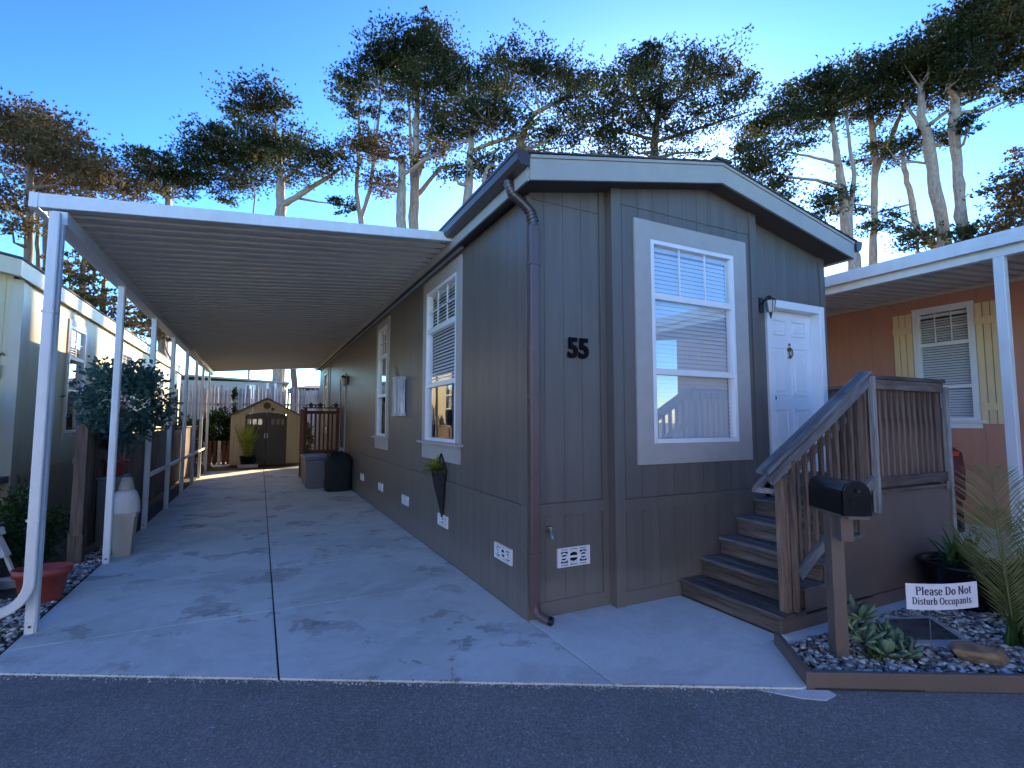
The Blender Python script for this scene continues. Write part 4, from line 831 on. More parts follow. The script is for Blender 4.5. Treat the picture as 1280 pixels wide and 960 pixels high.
for zz in (0.28, 1.18): MB().box(-2.03, 7.92, zz, -1.992, 20.5, zz + 0.085).build('rail', 'woody', lf)
MB().box(-2.06, 7.92, 1.525, -1.93, 20.5, 1.56).build('cap_rail', 'woody', lf, origin=(-2, 14, 1.5))
for yy in (10.3, 12.7, 15.1, 17.5, 19.9): piece('post', 'fence', lf, -2.12, yy, 0, -2.032, yy + 0.09, 1.52)

# ------------------------------------------------------------------ cream house on the left
ch = thing('cream_house', 'cream sided neighbouring mobile home left of the carport, upper wall in sun', 'house', (-4.5, 9.4, 0))
XLW, YLW = -3.1, 9.45
wl1 = (11.45, 12.35, 1.5, 3.42); wl2 = (15.2, 16.3, 1.5, 3.42); wl3 = (20.0, 21.2, 1.5, 3.42)
siding(ch, 'y', XLW, 1, YLW + 0.1, 25.5, 1.0, 3.72, [wl1, wl2, wl3], mat='cream', back='cream', pitch=0.203)
siding(ch, 'y', XLW, 1, YLW + 0.1, 25.5, 0.0, 0.9, [], mat='cream', back='cream', pitch=0.406)
Pl = wall_frame('y', XLW, 1); wpart('belt_trim', 'cream', ch, Pl, YLW + 0.1, 25.5, 0.902, 0.998, 0, 0.025); wpart('corner_trim', 'creamtrim', ch, Pl, YLW - 0.02, YLW + 0.1, 0, 3.72, -0.1, 0.025)
for q in (wl1, wl2, wl3): window(ch, 'y', XLW, 1, *q, rails=(2.25, 2.85), munt=(2, 2), trim=0.1, trim_bot=0.12, trim_top=0.1, tmat='creamtrim', blind=(2.3, 3.37), tilt=0.0)
def ltop(x): return 3.73 + 0.2 * min(x + 3.0 + 0.0, 0) * -1 if x < -3.0 else 3.73
lt = lambda x: 3.73 + 0.2 * (-3.0 - x)
siding(ch, 'x', YLW, -1, -5.3, XLW - 0.1, 0.0, lt, [(-4.9, -3.62, 1.9, 3.35)], mat='cream', back='cream', pitch=0.203)
Pl2 = wall_frame('x', YLW, -1); wpart('corner_trim', 'creamtrim', ch, Pl2, XLW - 0.10, XLW + 0.024, 0.0, 3.72, 0.0005, 0.026)
window(ch, 'x', YLW, -1, -4.9, -3.62, 1.9, 3.35, rails=(2.6,), trim=0.07, trim_bot=0.07, trim_top=0.07, tmat='white', blind=(1.95, 3.3))
MB().box(-3.045, 9.12, 3.70, -3.015, 25.8, 3.93).build('eave_fascia', 'creamtrim', ch); MB().box(-3.1, 9.15, 3.715, -3.046, 25.8, 3.73).build('soffit', 'creamtrim', ch)
MB().hexa([(-7.4, 9.10, 3.70 + 0.88), (-3.013, 9.10, 3.70), (-3.013, 9.13, 3.70), (-7.4, 9.13, 3.70 + 0.88)], [(-7.4, 9.10, 3.93 + 0.88), (-3.013, 9.10, 3.93), (-3.013, 9.13, 3.93), (-7.4, 9.13, 3.93 + 0.88)]).build('rake_board', 'creamtrim', ch)
MB().hexa([(-7.4, 9.13, 3.74 + 0.88), (-3.06, 9.13, 3.735), (-3.06, 9.44, 3.735), (-7.4, 9.44, 3.74 + 0.88)], [(-7.4, 9.13, 3.76 + 0.88), (-3.06, 9.13, 3.76), (-3.06, 9.44, 3.76), (-7.4, 9.44, 3.76 + 0.88)]).build('soffit', 'creamtrim', ch)
for xa, za, xb, zb in ((-3.0, 3.935, -7.4, 4.82), (-7.4, 4.82, -11.8, 3.935)):
    MB().hexa([(xb, 9.08, zb), (xa, 9.08, za), (xa, 25.9, za), (xb, 25.9, zb)], [(xb, 9.08, zb + 0.03), (xa, 9.08, za + 0.03), (xa, 25.9, za + 0.03), (xb, 25.9, zb + 0.03)]).build('roof', 'shingle', ch)
MB().box(-11.6, 9.47, 0, -5.3, 9.6, 3.9).build('front_wall', 'cream', ch); MB().box(-11.6, 9.6, 0, -11.5, 25.5, 3.8).build('far_wall', 'cream', ch); MB().box(-11.6, 25.4, 0, -3.12, 25.5, 3.8).build('rear_wall', 'cream', ch)
tag(MB().box(-3.42, 9.40, 2.30, -3.26, 9.425, 2.50).build('address_plate', 'sign', origin=(-3.3, 9.42, 2.4)), 'small white square plate on the corner of the cream house', 'plate')
m2 = MB()
for k in range(5): 
    xx = -3.34 + (k - 2) * 0.045; m2.tube([(xx - 0.03, 9.41, 2.62), (xx, 9.40, 2.66 + 0.02 * (k % 2)), (xx + 0.03, 9.41, 2.62)], 0.008, 5)
tag(m2.build('scroll_ornament', 'blackmetal', origin=(-3.34, 9.41, 2.64)), 'small dark metal scroll above the white plate on the cream house', 'ornament')
dk = thing('neighbor_deck', 'dark brown deck railing in front of the cream house at the left edge', 'deck railing', (-3.6, 8.4, 0))
for zz in (0.98, 2.02): piece('rail', 'woodx', dk, -5.2, 8.40, zz, -3.12, 8.45, zz + 0.12)
MB().box(-5.2, 8.46, 0.86, -3.08, 9.4, 0.95).build('deck', 'graybox', dk)
xx = -5.1
while xx < -3.15: piece('baluster', 'fence', dk, xx, 8.452, 1.05, xx + 0.10, 8.48, 2.08); xx += 0.135
piece('post', 'fence', dk, -3.14, 8.39, 0, -3.05, 8.48, 2.12)
MB().box(-5.2, 8.47, 0, -3.1, 8.49, 0.86).build('deck_skirt', 'cream', dk)

# ------------------------------------------------------------------ terracotta house on the right
oh = thing('terracotta_house', 'terracotta coloured neighbouring home on the right with yellow shutters', 'house', (10.6, 4, 0))
XW = 10.6; ow = (3.99, 4.78, 1.72, 3.66)
siding(oh, 'y', XW, -1, -3.0, 9.0, 1.02, 4.05, [ow], mat='orange', back='orange', pitch=0.406, gap=0.004)
siding(oh, 'y', XW, -1, -3.0, 9.0, 0.0, 0.92, [], mat='orange', back='orange', pitch=0.406, gap=0.004)
Po = wall_frame('y', XW, -1); wpart('belt_trim', 'orange', oh, Po, -3.0, 9.0, 0.922, 1.018, 0, 0.025)
MB().box(XW, 9.0, 0, XW + 0.1, 22, 4.05).build('side_wall', 'orange', oh)
window(oh, 'y', XW, -1, *ow, rails=(2.30, 3.05), munt=(3, 2), trim=0.05, trim_bot=0.0, trim_top=0.06, sill=True, apron=0.0, tmat='white', blind=(1.76, 3.6), tilt=0.004)
wpart('apron', 'white', oh, Po, ow[0] - 0.06, ow[1] + 0.06, ow[2] - 0.13, ow[2] - 0.038, 0.0125, 0.034)
def shutter(u0, u1, z0, z1):
    s = thing_part = None
    wdt = (u1 - u0) / 3; first = None
    root = MB(); wbox(root, Po, u0, u1, z0, z1, 0.0125, 0.02); root = root.build('shutter', 'blackmetal', oh)
    for k in range(3): wpart('shutter_board', 'shutter', root, Po, u0 + k * wdt + 0.006, u0 + (k + 1) * wdt - 0.006, z0, z1, 0.021, 0.042)
    for zz in (z0 + 0.22, z1 - 0.36): wpart('batten', 'shutter', root, Po, u0, u1, zz, zz + 0.12, 0.043, 0.062)
shutter(ow[1] + 0.055, ow[1] + 0.36, 1.66, 3.66); shutter(ow[0] - 0.36, ow[0] - 0.055, 1.66, 3.66)
for xa, za, xb, zb in ((10.2, 4.08, 14.2, 4.95), (14.2, 4.95, 18.2, 4.08)):
    MB().hexa([(xa, -3.4, za), (xb, -3.4, zb), (xb, 22, zb), (xa, 22, za)], [(xa, -3.4, za + 0.06), (xb, -3.4, zb + 0.06), (xb, 22, zb + 0.06), (xa, 22, za + 0.06)]).build('roof', 'shingle', oh)
MB().box(XW, -3.0, 0, 18.0, -2.9, 4.05).build('front_wall', 'orange', oh); MB().box(17.9, -2.9, 0, 18.0, 22, 4.05).build('far_wall', 'orange', oh); MB().box(XW + 0.1, 21.9, 0, 17.9, 22, 4.05).build('rear_wall', 'orange', oh)
aw = thing('neighbor_carport', 'white carport with ribbed underside on the terracotta house at right', 'carport', (7.55, 3, 0))
AX0, AX1, AY0, AY1 = 7.50, 10.52, -2.5, 10.5
def az(x): return 3.735 + (x - AX0) / (AX1 - AX0) * 0.22
me = None; y = AY0
while y < AY1:
    if me is None:
        vs = []
        for x in (AX0, AX1):
            for u, v_ in prof: vs.append((x, y + u, az(x) + v_))
            for u, v_ in prof[::-1]: vs.append((x, y + u, az(x) + v_ + 0.004))
        n = len(prof) * 2; o = MB().add(vs, [(i, (i + 1) % n, n + (i + 1) % n, n + i) for i in range(n)]).build('roof_panel', 'pan', aw, origin=(AX0, y, az(AX0))); me = o.data
    else:
        o = bpy.data.objects.new('roof_panel', me); COL.objects.link(o); o.parent = aw; o.location = Vector((AX0, y, az(AX0))) - WO[aw]
    y += 0.2035
MB().box(AX0 - 0.03, AY0, 3.70, AX0 - 0.002, AY1, 3.86).build('eave_fascia', 'metal_white', aw, bevel=0.004)
MB().box(AX1 + 0.002, AY0, 3.90, AX1 + 0.066, AY1, 3.96).build('wall_ledger', 'creamtrim', aw)
MB().box(7.56, AY0, 3.60, 7.66, AY1, 3.72).build('beam', 'metal_white', aw)
for yy in (-1.2, 2.52, 6.6, 10.2):
    MB().prism([(7.56, yy), (7.66, yy), (7.66, yy + 0.1), (7.56, yy + 0.1)], 0.0, 3.60).build('post', 'metal_white', aw, bevel=0.008)
gg = thing('maroon_covered_bin', 'maroon covered bin with a red lid standing by the terracotta wall', 'bin', (9.9, 4.3, 0))
MB().lathe((9.75, 4.25, 0.0), [(0.30, 0.0), (0.30, 0.45), (0.34, 0.5), (0.36, 0.95), (0.33, 1.22), (0.2, 1.32), (0.02, 1.36)], 14).build('cover', 'maroon', gg)
MB().lathe((9.65, 4.05, 1.15), [(0.02, 0), (0.14, 0.02), (0.15, 0.08), (0.02, 0.11)], 10).build('red_lid', 'redbag', gg); MB().lathe((9.75, 4.25, 0.0), [(0.31, -0.0), (0.31, 0.3)], 14).build('base', 'black', gg)

# ------------------------------------------------------------------ mailbox
mbx = thing('mailbox', 'black domed mailbox on a square brown wooden post in the pebble bed', 'mailbox', (3.79, 2.30, 0))
ax = RN.copy(); sd2 = Vector((-ax.y, ax.x, 0)); pc0 = Vector((3.80, 2.31, 0))
def orect(c, ax, sx, l, wd): return [(c + ax * a_ * l / 2 + sx * b_ * wd / 2).to_2d().to_tuple() for a_, b_ in ((-1, -1), (1, -1), (1, 1), (-1, 1))]
MB().prism(orect(pc0, ax, sd2, 0.092, 0.092), 0.0, 1.035).build('post', 'skirt', mbx, bevel=0.004)
MB().prism(orect(pc0 + ax * 0.10, ax, sd2, 0.40, 0.14), 1.036, 1.056).build('mount_board', 'skirt', mbx)
MB().prism(orect(pc0 + ax * 0.145, ax, sd2, 0.04, 0.085), 0.86, 1.035).build('brace_block', 'skirt', mbx)
def mb_profile(hw=0.088, hh=0.145, n=12): return [(-hw, 0), (hw, 0)] + [(hw * math.cos(math.pi * k / n), hh + hw * math.sin(math.pi * k / n)) for k in range(n + 1)]
bk = pc0 - ax * 0.155 + Vector((0, 0, 1.058)); 
body = MB().extr(mb_profile(), bk, sd2, (0, 0, 1), ax, 0.43); body.smooth = [False] * len(body.f); bo = body.build('box', 'black', mbx, bevel=0.003)
d_ = MB().extr(mb_profile(0.092, 0.145), bk + ax * 0.431, sd2, (0, 0, 1), ax, 0.016).build('door', 'black', mbx, bevel=0.003)
MB().extr(mb_profile(0.094, 0.145), bk + ax * 0.415 - Vector((0, 0, 0.002)), sd2, (0, 0, 1), ax, 0.010).build('rim', 'black', mbx)
c = bk + ax * 0.45 + Vector((0, 0, 0.17)); MB().tube([c, c + ax * 0.02], 0.012, 8).build('door_latch', 'blackmetal', d_); 
MB().extr([(-0.05, 0.06), (0.05, 0.06), (0.05, 0.12), (-0.05, 0.12)], bk + ax * 0.448, sd2, (0, 0, 1), ax, 0.003).build('door_embossing', 'black', d_)
c = bk + sd2 * 0.088 + ax * 0.36 + Vector((0, 0, 0.10)); 

# ------------------------------------------------------------------ garden bed: edging, pebbles, sign, plants, rock, utility lid
ed = thing('bed_edging', 'brown painted timber edging round the pebble bed beside the road', 'edging', (3.25, 2.13, 0))
A = Vector((3.215, 2.150, 0)); B = Vector((3.60, 2.66, 0)); C_ = A + RD * 4.6
dAB = (B - A).normalized(); 
MB().beam(A + V(0, 0, 0.035), B + V(0, 0, 0.035), 0.038, 0.12).build('board', 'skirt', ed, bevel=0.004)
MB().beam(A - RD * 0.015 + V(0, 0, 0.030) - RN * 0.02, C_ + V(0, 0, 0.030) - RN * 0.02, 0.038, 0.12).build('board', 'skirt', ed, bevel=0.004)
ICO = None
def ico():
    import bmesh
    bm = bmesh.new(); bmesh.ops.create_icosphere(bm, subdivisions=1, radius=1.0); v = np.array([x.co[:] for x in bm.verts]); f = np.array([[q.index for q in x.verts] for x in bm.faces]); bm.free(); return v, f
def np_mesh(name, v, f, mat, origin=(0, 0, 0), parent=None, smooth=True):
    me = bpy.data.meshes.new(name); nv, nf = len(v), len(f); k = f.shape[1]
    v = v - np.array(origin)
    me.vertices.add(nv); me.vertices.foreach_set('co', v.astype(np.float32).ravel()); me.loops.add(nf * k); me.loops.foreach_set('vertex_index', f.astype(np.int32).ravel())
    me.polygons.add(nf); me.polygons.foreach_set('loop_start', np.arange(0, nf * k, k, dtype=np.int32)); me.polygons.foreach_set('loop_total', np.full(nf, k, dtype=np.int32))
    me.update(calc_edges=True); me.validate(); me.polygons.foreach_set('use_smooth', np.full(nf, smooth)); me.materials.append(M[mat])
    o = bpy.data.objects.new(name, me); COL.objects.link(o); WO[o] = Vector(origin)
    if parent: o.parent = parent; o.location = WO[o] - WO[parent]
    else: o.location = origin
    return o
IV, IF = ico()
def pebbles(name, inside, bbox, n, size, zbase, seed, label):
    r = np.random.RandomState(seed); vs = []; fs = []; cnt = 0
    while cnt < n:
        x = r.uniform(bbox[0], bbox[1]); y = r.uniform(bbox[2], bbox[3])
        if not inside(x, y): cnt += 0.25; continue
        s = size * r.uniform(0.55, 1.35); sc = np.array([s * r.uniform(0.8, 1.3), s * r.uniform(0.7, 1.0), s * r.uniform(0.35, 0.6)])
        v = IV * (1 + r.uniform(-0.12, 0.12, (12 if len(IV) == 12 else len(IV), 1))) * sc
        a_, b_ = r.uniform(0, 6.28), r.uniform(-0.35, 0.35); ca, sa, cb, sb = math.cos(a_), math.sin(a_), math.cos(b_), math.sin(b_)
        Rm = np.array([[ca, -sa, 0], [sa, ca, 0], [0, 0, 1]]) @ np.array([[1, 0, 0], [0, cb, -sb], [0, sb, cb]])
        v = v @ Rm.T + np.array([x, y, zbase + r.uniform(0, size * 0.9)]); fs.append(IF + len(vs) * len(IV)); vs.append(v); cnt += 1
    o = np_mesh(name, np.concatenate(vs), np.concatenate(fs), 'stones'); o['kind'] = 'stuff'; tag(o, label, 'pebbles'); return o
grng = np.random.RandomState(77); gv = []; gf = []
for k in range(1500):
    x = grng.uniform(-1.6, 3.1); off = abs(grng.normal()) * 0.035 - 0.006; y = road_y(x) - off
    sz = grng.uniform(0.002, 0.007); gv.append(IV * sz * np.array([1, 1, 0.6]) + np.array([x, y, -0.010 if off > 0 else 0.003])); gf.append(IF + k * len(IV))
o = np_mesh('road_grit', np.concatenate(gv), np.concatenate(gf), 'stones'); o['kind'] = 'stuff'; tag(o, 'fine grit gathered along the joint between the road and the driveway', 'grit')
def in_bed(x, y):
    if y > 2.59 or x > 6.6: return False
    if y < road_y(x) + 0.045 + 0.0: return False
    e = (x - A.x) * dAB.y - (y - A.y) * dAB.x
    return e > 0.03
pebbles('pebbles', in_bed, (3.2, 6.6, 0.4, 2.6), 9000, 0.021, 0.004, 3, 'mixed grey and white river pebbles covering the bed round the mailbox')
pebbles('pebbles', lambda x, y: y > road_y(x) + 0.03 and not (x < -1.9 and y > 6.6), (-2.6, -1.66, 4.8, 9.5), 2600, 0.022, -0.006, 4, 'grey pebbles along the left edge of the driveway')

sg = thing('yard_sign', 'small white yard sign reading Please Do Not Disturb Occupants', 'sign', (4.53, 1.98, 0))
SA, SB = Vector((4.269, 2.093, 0)), Vector((4.791, 1.881, 0)); sdr_ = (SB - SA).normalized(); SW = (SB - SA).length; sn = Vector((sdr_.y, -sdr_.x, 0))
SZ0, SZH = 0.335, 0.185
nseg = 8; vs = []
for k in range(nseg + 1):
    t = k / nseg; p = SA + sdr_ * SW * t + sn * 0.015 * math.sin(t * math.pi); zz = SZ0 + 0.012 * math.sin(t * 5) * 0 
    for n_ in (0, 0.004):
        for z_ in (SZ0 - 0.008 * math.sin(t * math.pi), SZ0 + SZH - 0.008 * math.sin(t * math.pi)): vs.append(p + sn * n_ + V(0, 0, z_))
fs = []
for k in range(nseg):
    o_ = k * 4; q = o_ + 4; fs += [(o_ + 2, q + 2, q + 3, o_ + 3), (o_, o_ + 1, q + 1, q), (o_ + 1, o_ + 3, q + 3, q + 1), (o_, q, q + 2, o_ + 2)]
fs += [(0, 2, 3, 1), (nseg * 4, nseg * 4 + 1, nseg * 4 + 3, nseg * 4 + 2)]
MB().add(vs, fs).build('board', 'sign', sg)
for u in (0.18, 0.40):
    p = SA + sdr_ * u - sn * 0.004; MB().tube([(p.x, p.y, 0.0), (p.x, p.y, 0.47)], 0.0028, 5).build('wire_leg', 'wire', sg)
p1, p2 = SA + sdr_ * 0.18 - sn * 0.004, SA + sdr_ * 0.40 - sn * 0.004; MB().tube([(p1.x, p1.y, 0.27), (p2.x, p2.y, 0.27)], 0.0026, 5).build('wire_brace', 'wire', sg)
# serif letters drawn with a broad pen
def arc(cx, cy, rx, ry, a0, a1, n=14): return [(cx + rx * math.cos(R_(a0 + (a1 - a0) * i / n)), cy + ry * math.sin(R_(a0 + (a1 - a0) * i / n))) for i in range(n + 1)]
X = 0.66
G = {'P': (0.82, [[(0.2, 0), (0.2, 1)], [(0.2, 0.97), (0.42, 0.97)] , arc(0.42, 0.74, 0.27, 0.23, 90, -90), [(0.42, 0.51), (0.2, 0.51)], [(0.05, 0.02), (0.38, 0.02)], [(0.05, 0.98), (0.3, 0.98)]]),
     'l': (0.42, [[(0.2, 0), (0.2, 1)], [(0.05, 0.02), (0.36, 0.02)], [(0.06, 0.98), (0.2, 0.98)]]),
     'i': (0.42, [[(0.2, 0), (0.2, X)], [(0.05, 0.02), (0.36, 0.02)], [(0.06, X - .02), (0.2, X - .02)], [(0.2, 0.86), (0.2, 0.97)]]),
     'e': (0.68, [[(0.14, 0.36), (0.56, 0.36)], arc(0.34, 0.34, 0.23, 0.32, 5, 320)]),
     'a': (0.70, [arc(0.34, X - 0.2, 0.18, 0.2, 160, 0), [(0.52, X - 0.2), (0.52, 0.06), (0.62, 0.02)], arc(0.33, 0.18, 0.19, 0.17, 70, 330)]),
     's': (0.60, [arc(0.30, X - 0.16, 0.17, 0.155, 20, 250, 12) + arc(0.30, 0.16, 0.19, 0.16, 70, -160, 12)]),
     'D': (0.95, [[(0.2, 0), (0.2, 1)], [(0.2, 0.97), (0.4, 0.97)], arc(0.4, 0.5, 0.38, 0.47, 90, -90), [(0.4, 0.03), (0.05, 0.03)], [(0.05, 0.98), (0.3, 0.98)]]),
     'o': (0.72, [arc(0.35, 0.33, 0.24, 0.31, 0, 360, 22)]),
     'O': (0.98, [arc(0.48, 0.5, 0.36, 0.47, 0, 360, 26)]),
     'N': (1.0, [[(0.18, 0), (0.18, 1)], [(0.18, 1), (0.76, 0)], [(0.76, 0), (0.76, 1)], [(0.05, 0.02), (0.32, 0.02)], [(0.04, 0.98), (0.24, 0.98)], [(0.62, 0.98), (0.9, 0.98)]]),
     't': (0.48, [[(0.2, 0.88), (0.2, 0.12), (0.28, 0.03), (0.40, 0.05)], [(0.05, X - 0.02), (0.40, X - 0.02)]]),
     'u': (0.78, [[(0.18, X), (0.18, 0.2)], arc(0.34, 0.19, 0.16, 0.17, 180, 320), [(0.56, X), (0.56, 0.02)], [(0.05, X - .02), (0.2, X - .02)], [(0.44, X - .02), (0.58, X - .02)], [(0.56, 0.02), (0.68, 0.02)]]),
     'r': (0.56, [[(0.18, 0), (0.18, X)], [(0.05, 0.02), (0.34, 0.02)], [(0.05, X - .02), (0.18, X - .02)], arc(0.36, X - 0.2, 0.18, 0.18, 170, 50)]),
     'b': (0.76, [[(0.18, 0), (0.18, 1)], [(0.04, 0.98), (0.18, 0.98)], arc(0.37, 0.33, 0.23, 0.31, 200, -160, 22)]),
     'c': (0.62, [arc(0.34, 0.33, 0.23, 0.31, 45, 315, 18)]),
     'p': (0.78, [[(0.18, -0.3), (0.18, X)], [(0.05, -0.28), (0.34, -0.28)], [(0.05, X - .02), (0.18, X - .02)], arc(0.38, 0.33, 0.23, 0.31, 160, -200, 22)]),
     'n': (0.78, [[(0.18, 0), (0.18, X)], [(0.05, 0.02), (0.3, 0.02)], [(0.05, X - .02), (0.18, X - .02)], arc(0.37, X - 0.2, 0.19, 0.18, 160, 0), [(0.56, X - 0.2), (0.56, 0)], [(0.45, 0.02), (0.69, 0.02)]])}
def write_line(text, u0, zc, size, sxk, nm='lettering'):
    u = u0
    k_ = 0
    for ch_ in text:
        if ch_ == ' ': u += 0.36 * size * sxk; continue
        wdt, strokes = G[ch_]; mbt = MB()
        for st_ in strokes:
            for (x0, y0), (x1, y1) in zip(st_[:-1], st_[1:]):
                L = math.hypot(x1 - x0, y1 - y0)
                if L < 1e-6: continue
                vert = abs(y1 - y0) / L; w_ = 0.075 + 0.145 * vert ** 1.2; nx, ny = -(y1 - y0) / L * w_ / 2, (x1 - x0) / L * w_ / 2
                ex, ey = (x1 - x0) / L * 0.015, (y1 - y0) / L * 0.015; k_ += 1; dpt = 0.0045 + 0.00002 * (k_ % 40)
                q = []
                for (px, py) in ((x0 + nx - ex, y0 + ny - ey), (x0 - nx - ex, y0 - ny - ey), (x1 - nx + ex, y1 - ny + ey), (x1 + nx + ex, y1 + ny + ey)):
                    uu = u + px * size * sxk; t = uu / SW; bow = 0.015 * math.sin(t * math.pi)
                    q.append(SA + sdr_ * uu + sn * (bow + dpt) + V(0, 0, zc + py * size - 0.008 * math.sin(t * math.pi)))
                mbt.add(q, [(0, 1, 2, 3)]); 
        mbt.build('letter', 'ink', sg); u += wdt * size * sxk
    return u
write_line('Please Do Not', 0.068, SZ0 + 0.106, 0.058, 0.90)
write_line('Disturb Occupants', 0.040, SZ0 + 0.038, 0.050, 0.83)

# utility box lid
ub = thing('utility_box_cover', 'flat grey utility box frame with a dark lid set into the pebbles', 'utility cover', (4.45, 2.12, 0))
q = [Vector((4.36, 2.17, 0)), Vector((4.86, 1.94, 0)), Vector((5.20, 2.36, 0)), Vector((4.74, 2.56, 0))]
cc = sum(q, Vector()) / 4; inn = [p.lerp(cc, 0.24) for p in q]
MB().prism([p.to_2d().to_tuple() for p in q], 0.0, 0.040).build('frame', 'lid', ub, bevel=0.006)
MB().prism([p.to_2d().to_tuple() for p in inn], 0.041, 0.047).build('lid', 'liddark', ub)
# rock
rk = MB(); v = IV.copy(); import bmesh
bm = bmesh.new(); bmesh.ops.create_icosphere(bm, subdivisions=3, radius=1.0)
for v_ in bm.verts:
    n_ = mnoise.noise(v_.co * 1.3 + Vector((3, 1, 2))) * 0.35 + mnoise.noise(v_.co * 4) * 0.10
    p = v_.co * (1 + n_); p.z = max(-0.5, min(p.z, 0.62 + 0.25 * p.x * 0.3)); v_.co = Vector((p.x * 0.165, p.y * 0.10, p.z * 0.085))
me = bpy.data.meshes.new('rock'); bm.to_mesh(me); bm.free(); me.materials.append(M['rock']); o = bpy.data.objects.new('rock', me); COL.objects.link(o); o.location = (4.60, 1.82, 0.055); o.rotation_euler = (0.05, 0.08, -0.5)
tag(o, 'flat tan rock lying on the pebbles below the yard sign', 'rock')
# succulent clump
def rosette(mb, c, n, L, wd, rng, th=0.006):
    for i in range(n):
        a_ = i * 2.4 + rng.uniform(-0.2, 0.2); el = rng.uniform(0.15, 1.25) * (1 - 0.3 * i / n) + 0.1; l = L * rng.uniform(0.75, 1.1); w_ = wd * rng.uniform(0.8, 1.15)
        d = Vector((math.cos(a_) * math.cos(el), math.sin(a_) * math.cos(el), math.sin(el))); s_ = Vector((-math.sin(a_), math.cos(a_), 0)); nn = s_.cross(d)
        prof_ = [(0, 0.25), (0.3, 0.6), (0.6, 1.0), (0.82, 0.95), (0.95, 0.55), (1.0, 0.06)]; vs = []
        for t, k in prof_:
            p = Vector(c) + d * l * t - nn * l * 0.12 * t * t; vs += [p - s_ * w_ / 2 * k, p - nn * 0.01 * k - nn * th, p + s_ * w_ / 2 * k, p + nn * th * k]
        fs = []
        for k in range(len(prof_) - 1):
            o_ = k * 4
            for j in range(4): fs.append((o_ + j, o_ + (j + 1) % 4, o_ + 4 + (j + 1) % 4, o_ + 4 + j))
        mb.add(vs, fs, True)
    return mb
sc_ = thing('succulent_clump', 'grey-green succulent with paddle leaves growing beside the mailbox post', 'plant', (4.05, 2.20, 0))
rg = random.Random(9); m2 = MB(); m3 = MB()
for (x, y, z, L, wd, n) in ((3.98, 2.24, 0.10, 0.17, 0.085, 11), (4.05, 2.30, 0.22, 0.17, 0.075, 11), (4.15, 2.12, 0.06, 0.14, 0.085, 10), (4.02, 2.10, 0.05, 0.14, 0.09, 9), (3.95, 2.36, 0.14, 0.17, 0.07, 10), (4.17, 2.20, 0.12, 0.13, 0.06, 10), (4.12, 2.03, 0.04, 0.12, 0.08, 8), (4.24, 2.09, 0.03, 0.12, 0.06, 9)):
    rosette(m2, (x, y, z), n, L, wd, rg)
m2.build('paddle_leaves', 'succ', sc_)
for k in range(14):
    x, y = rg.uniform(3.92, 4.28), rg.uniform(2.02, 2.36); blades(m3, (x, y, 0.02), 9, rg.uniform(0.12, 0.22), 0.012, 0.5, rng=rg)
m3.build('spiky_leaves', 'strap', sc_)
# planter tub with strap leaves
pt = thing('black_planter_tub', 'black tub of strap-leaved plants at the right corner of the porch skirt', 'potted plant', (5.95, 2.42, 0))
MB().lathe((5.92, 2.40, 0), [(0.24, 0.0), (0.31, 0.20), (0.335, 0.36), (0.355, 0.37), (0.355, 0.40), (0.31, 0.40), (0.29, 0.34)], 24).build('tub', 'black', pt)
MB().lathe((5.92, 2.40, 0), [(0.30, 0.33), (0.05, 0.35)], 16).build('soil', 'soil', pt)
m2 = MB(); rg = random.Random(21)
for k in range(9): blades(m2, (5.92 + rg.uniform(-.18, .18), 2.40 + rg.uniform(-.16, .16), 0.34), 11, 0.38, 0.045, 0.45, droop=0.45, seg=5, rng=rg)
m2.build('strap_leaves', 'strap', pt)
# palm
pl = thing('palm_plant', 'young palm with long arching fronds at the right edge of the pebble bed', 'palm', (5.12, 1.80, 0))
m2 = MB(); rg = random.Random(4)
for (dx, dy, L, up, dr_, lf_) in ((0.75, 0.62, 1.28, 1.42, 0.03, 0.50), (-0.95, -0.1, 1.05, 1.30, 0.05, 0.36), (0.9, -0.2, 1.3, 1.25, 0.15, 0.4), (0.5, -0.8, 1.0, 1.2, 0.2, 0.34), (-0.2, 0.9, 0.95, 1.25, 0.12, 0.34)):
    frond(m2, (5.12, 1.80, 0.10), (dx, dy), L, 46, lf_, dr_, 0.012, up, rng=rg, axw=1.25)
m2.build('fronds', 'palm', pl)
m2 = MB()
for k in range(6): m2.tube([(5.12 + rg.uniform(-.08, .08), 1.80 + rg.uniform(-.05, .05), 0), (5.12 + rg.uniform(-.05, .05), 1.80, 0.35), (5.12 + rg.uniform(-.03, .03), 1.80, 0.55)], [0.02, 0.012, 0.008], 6)
m2.build('stems', 'strap', pl)
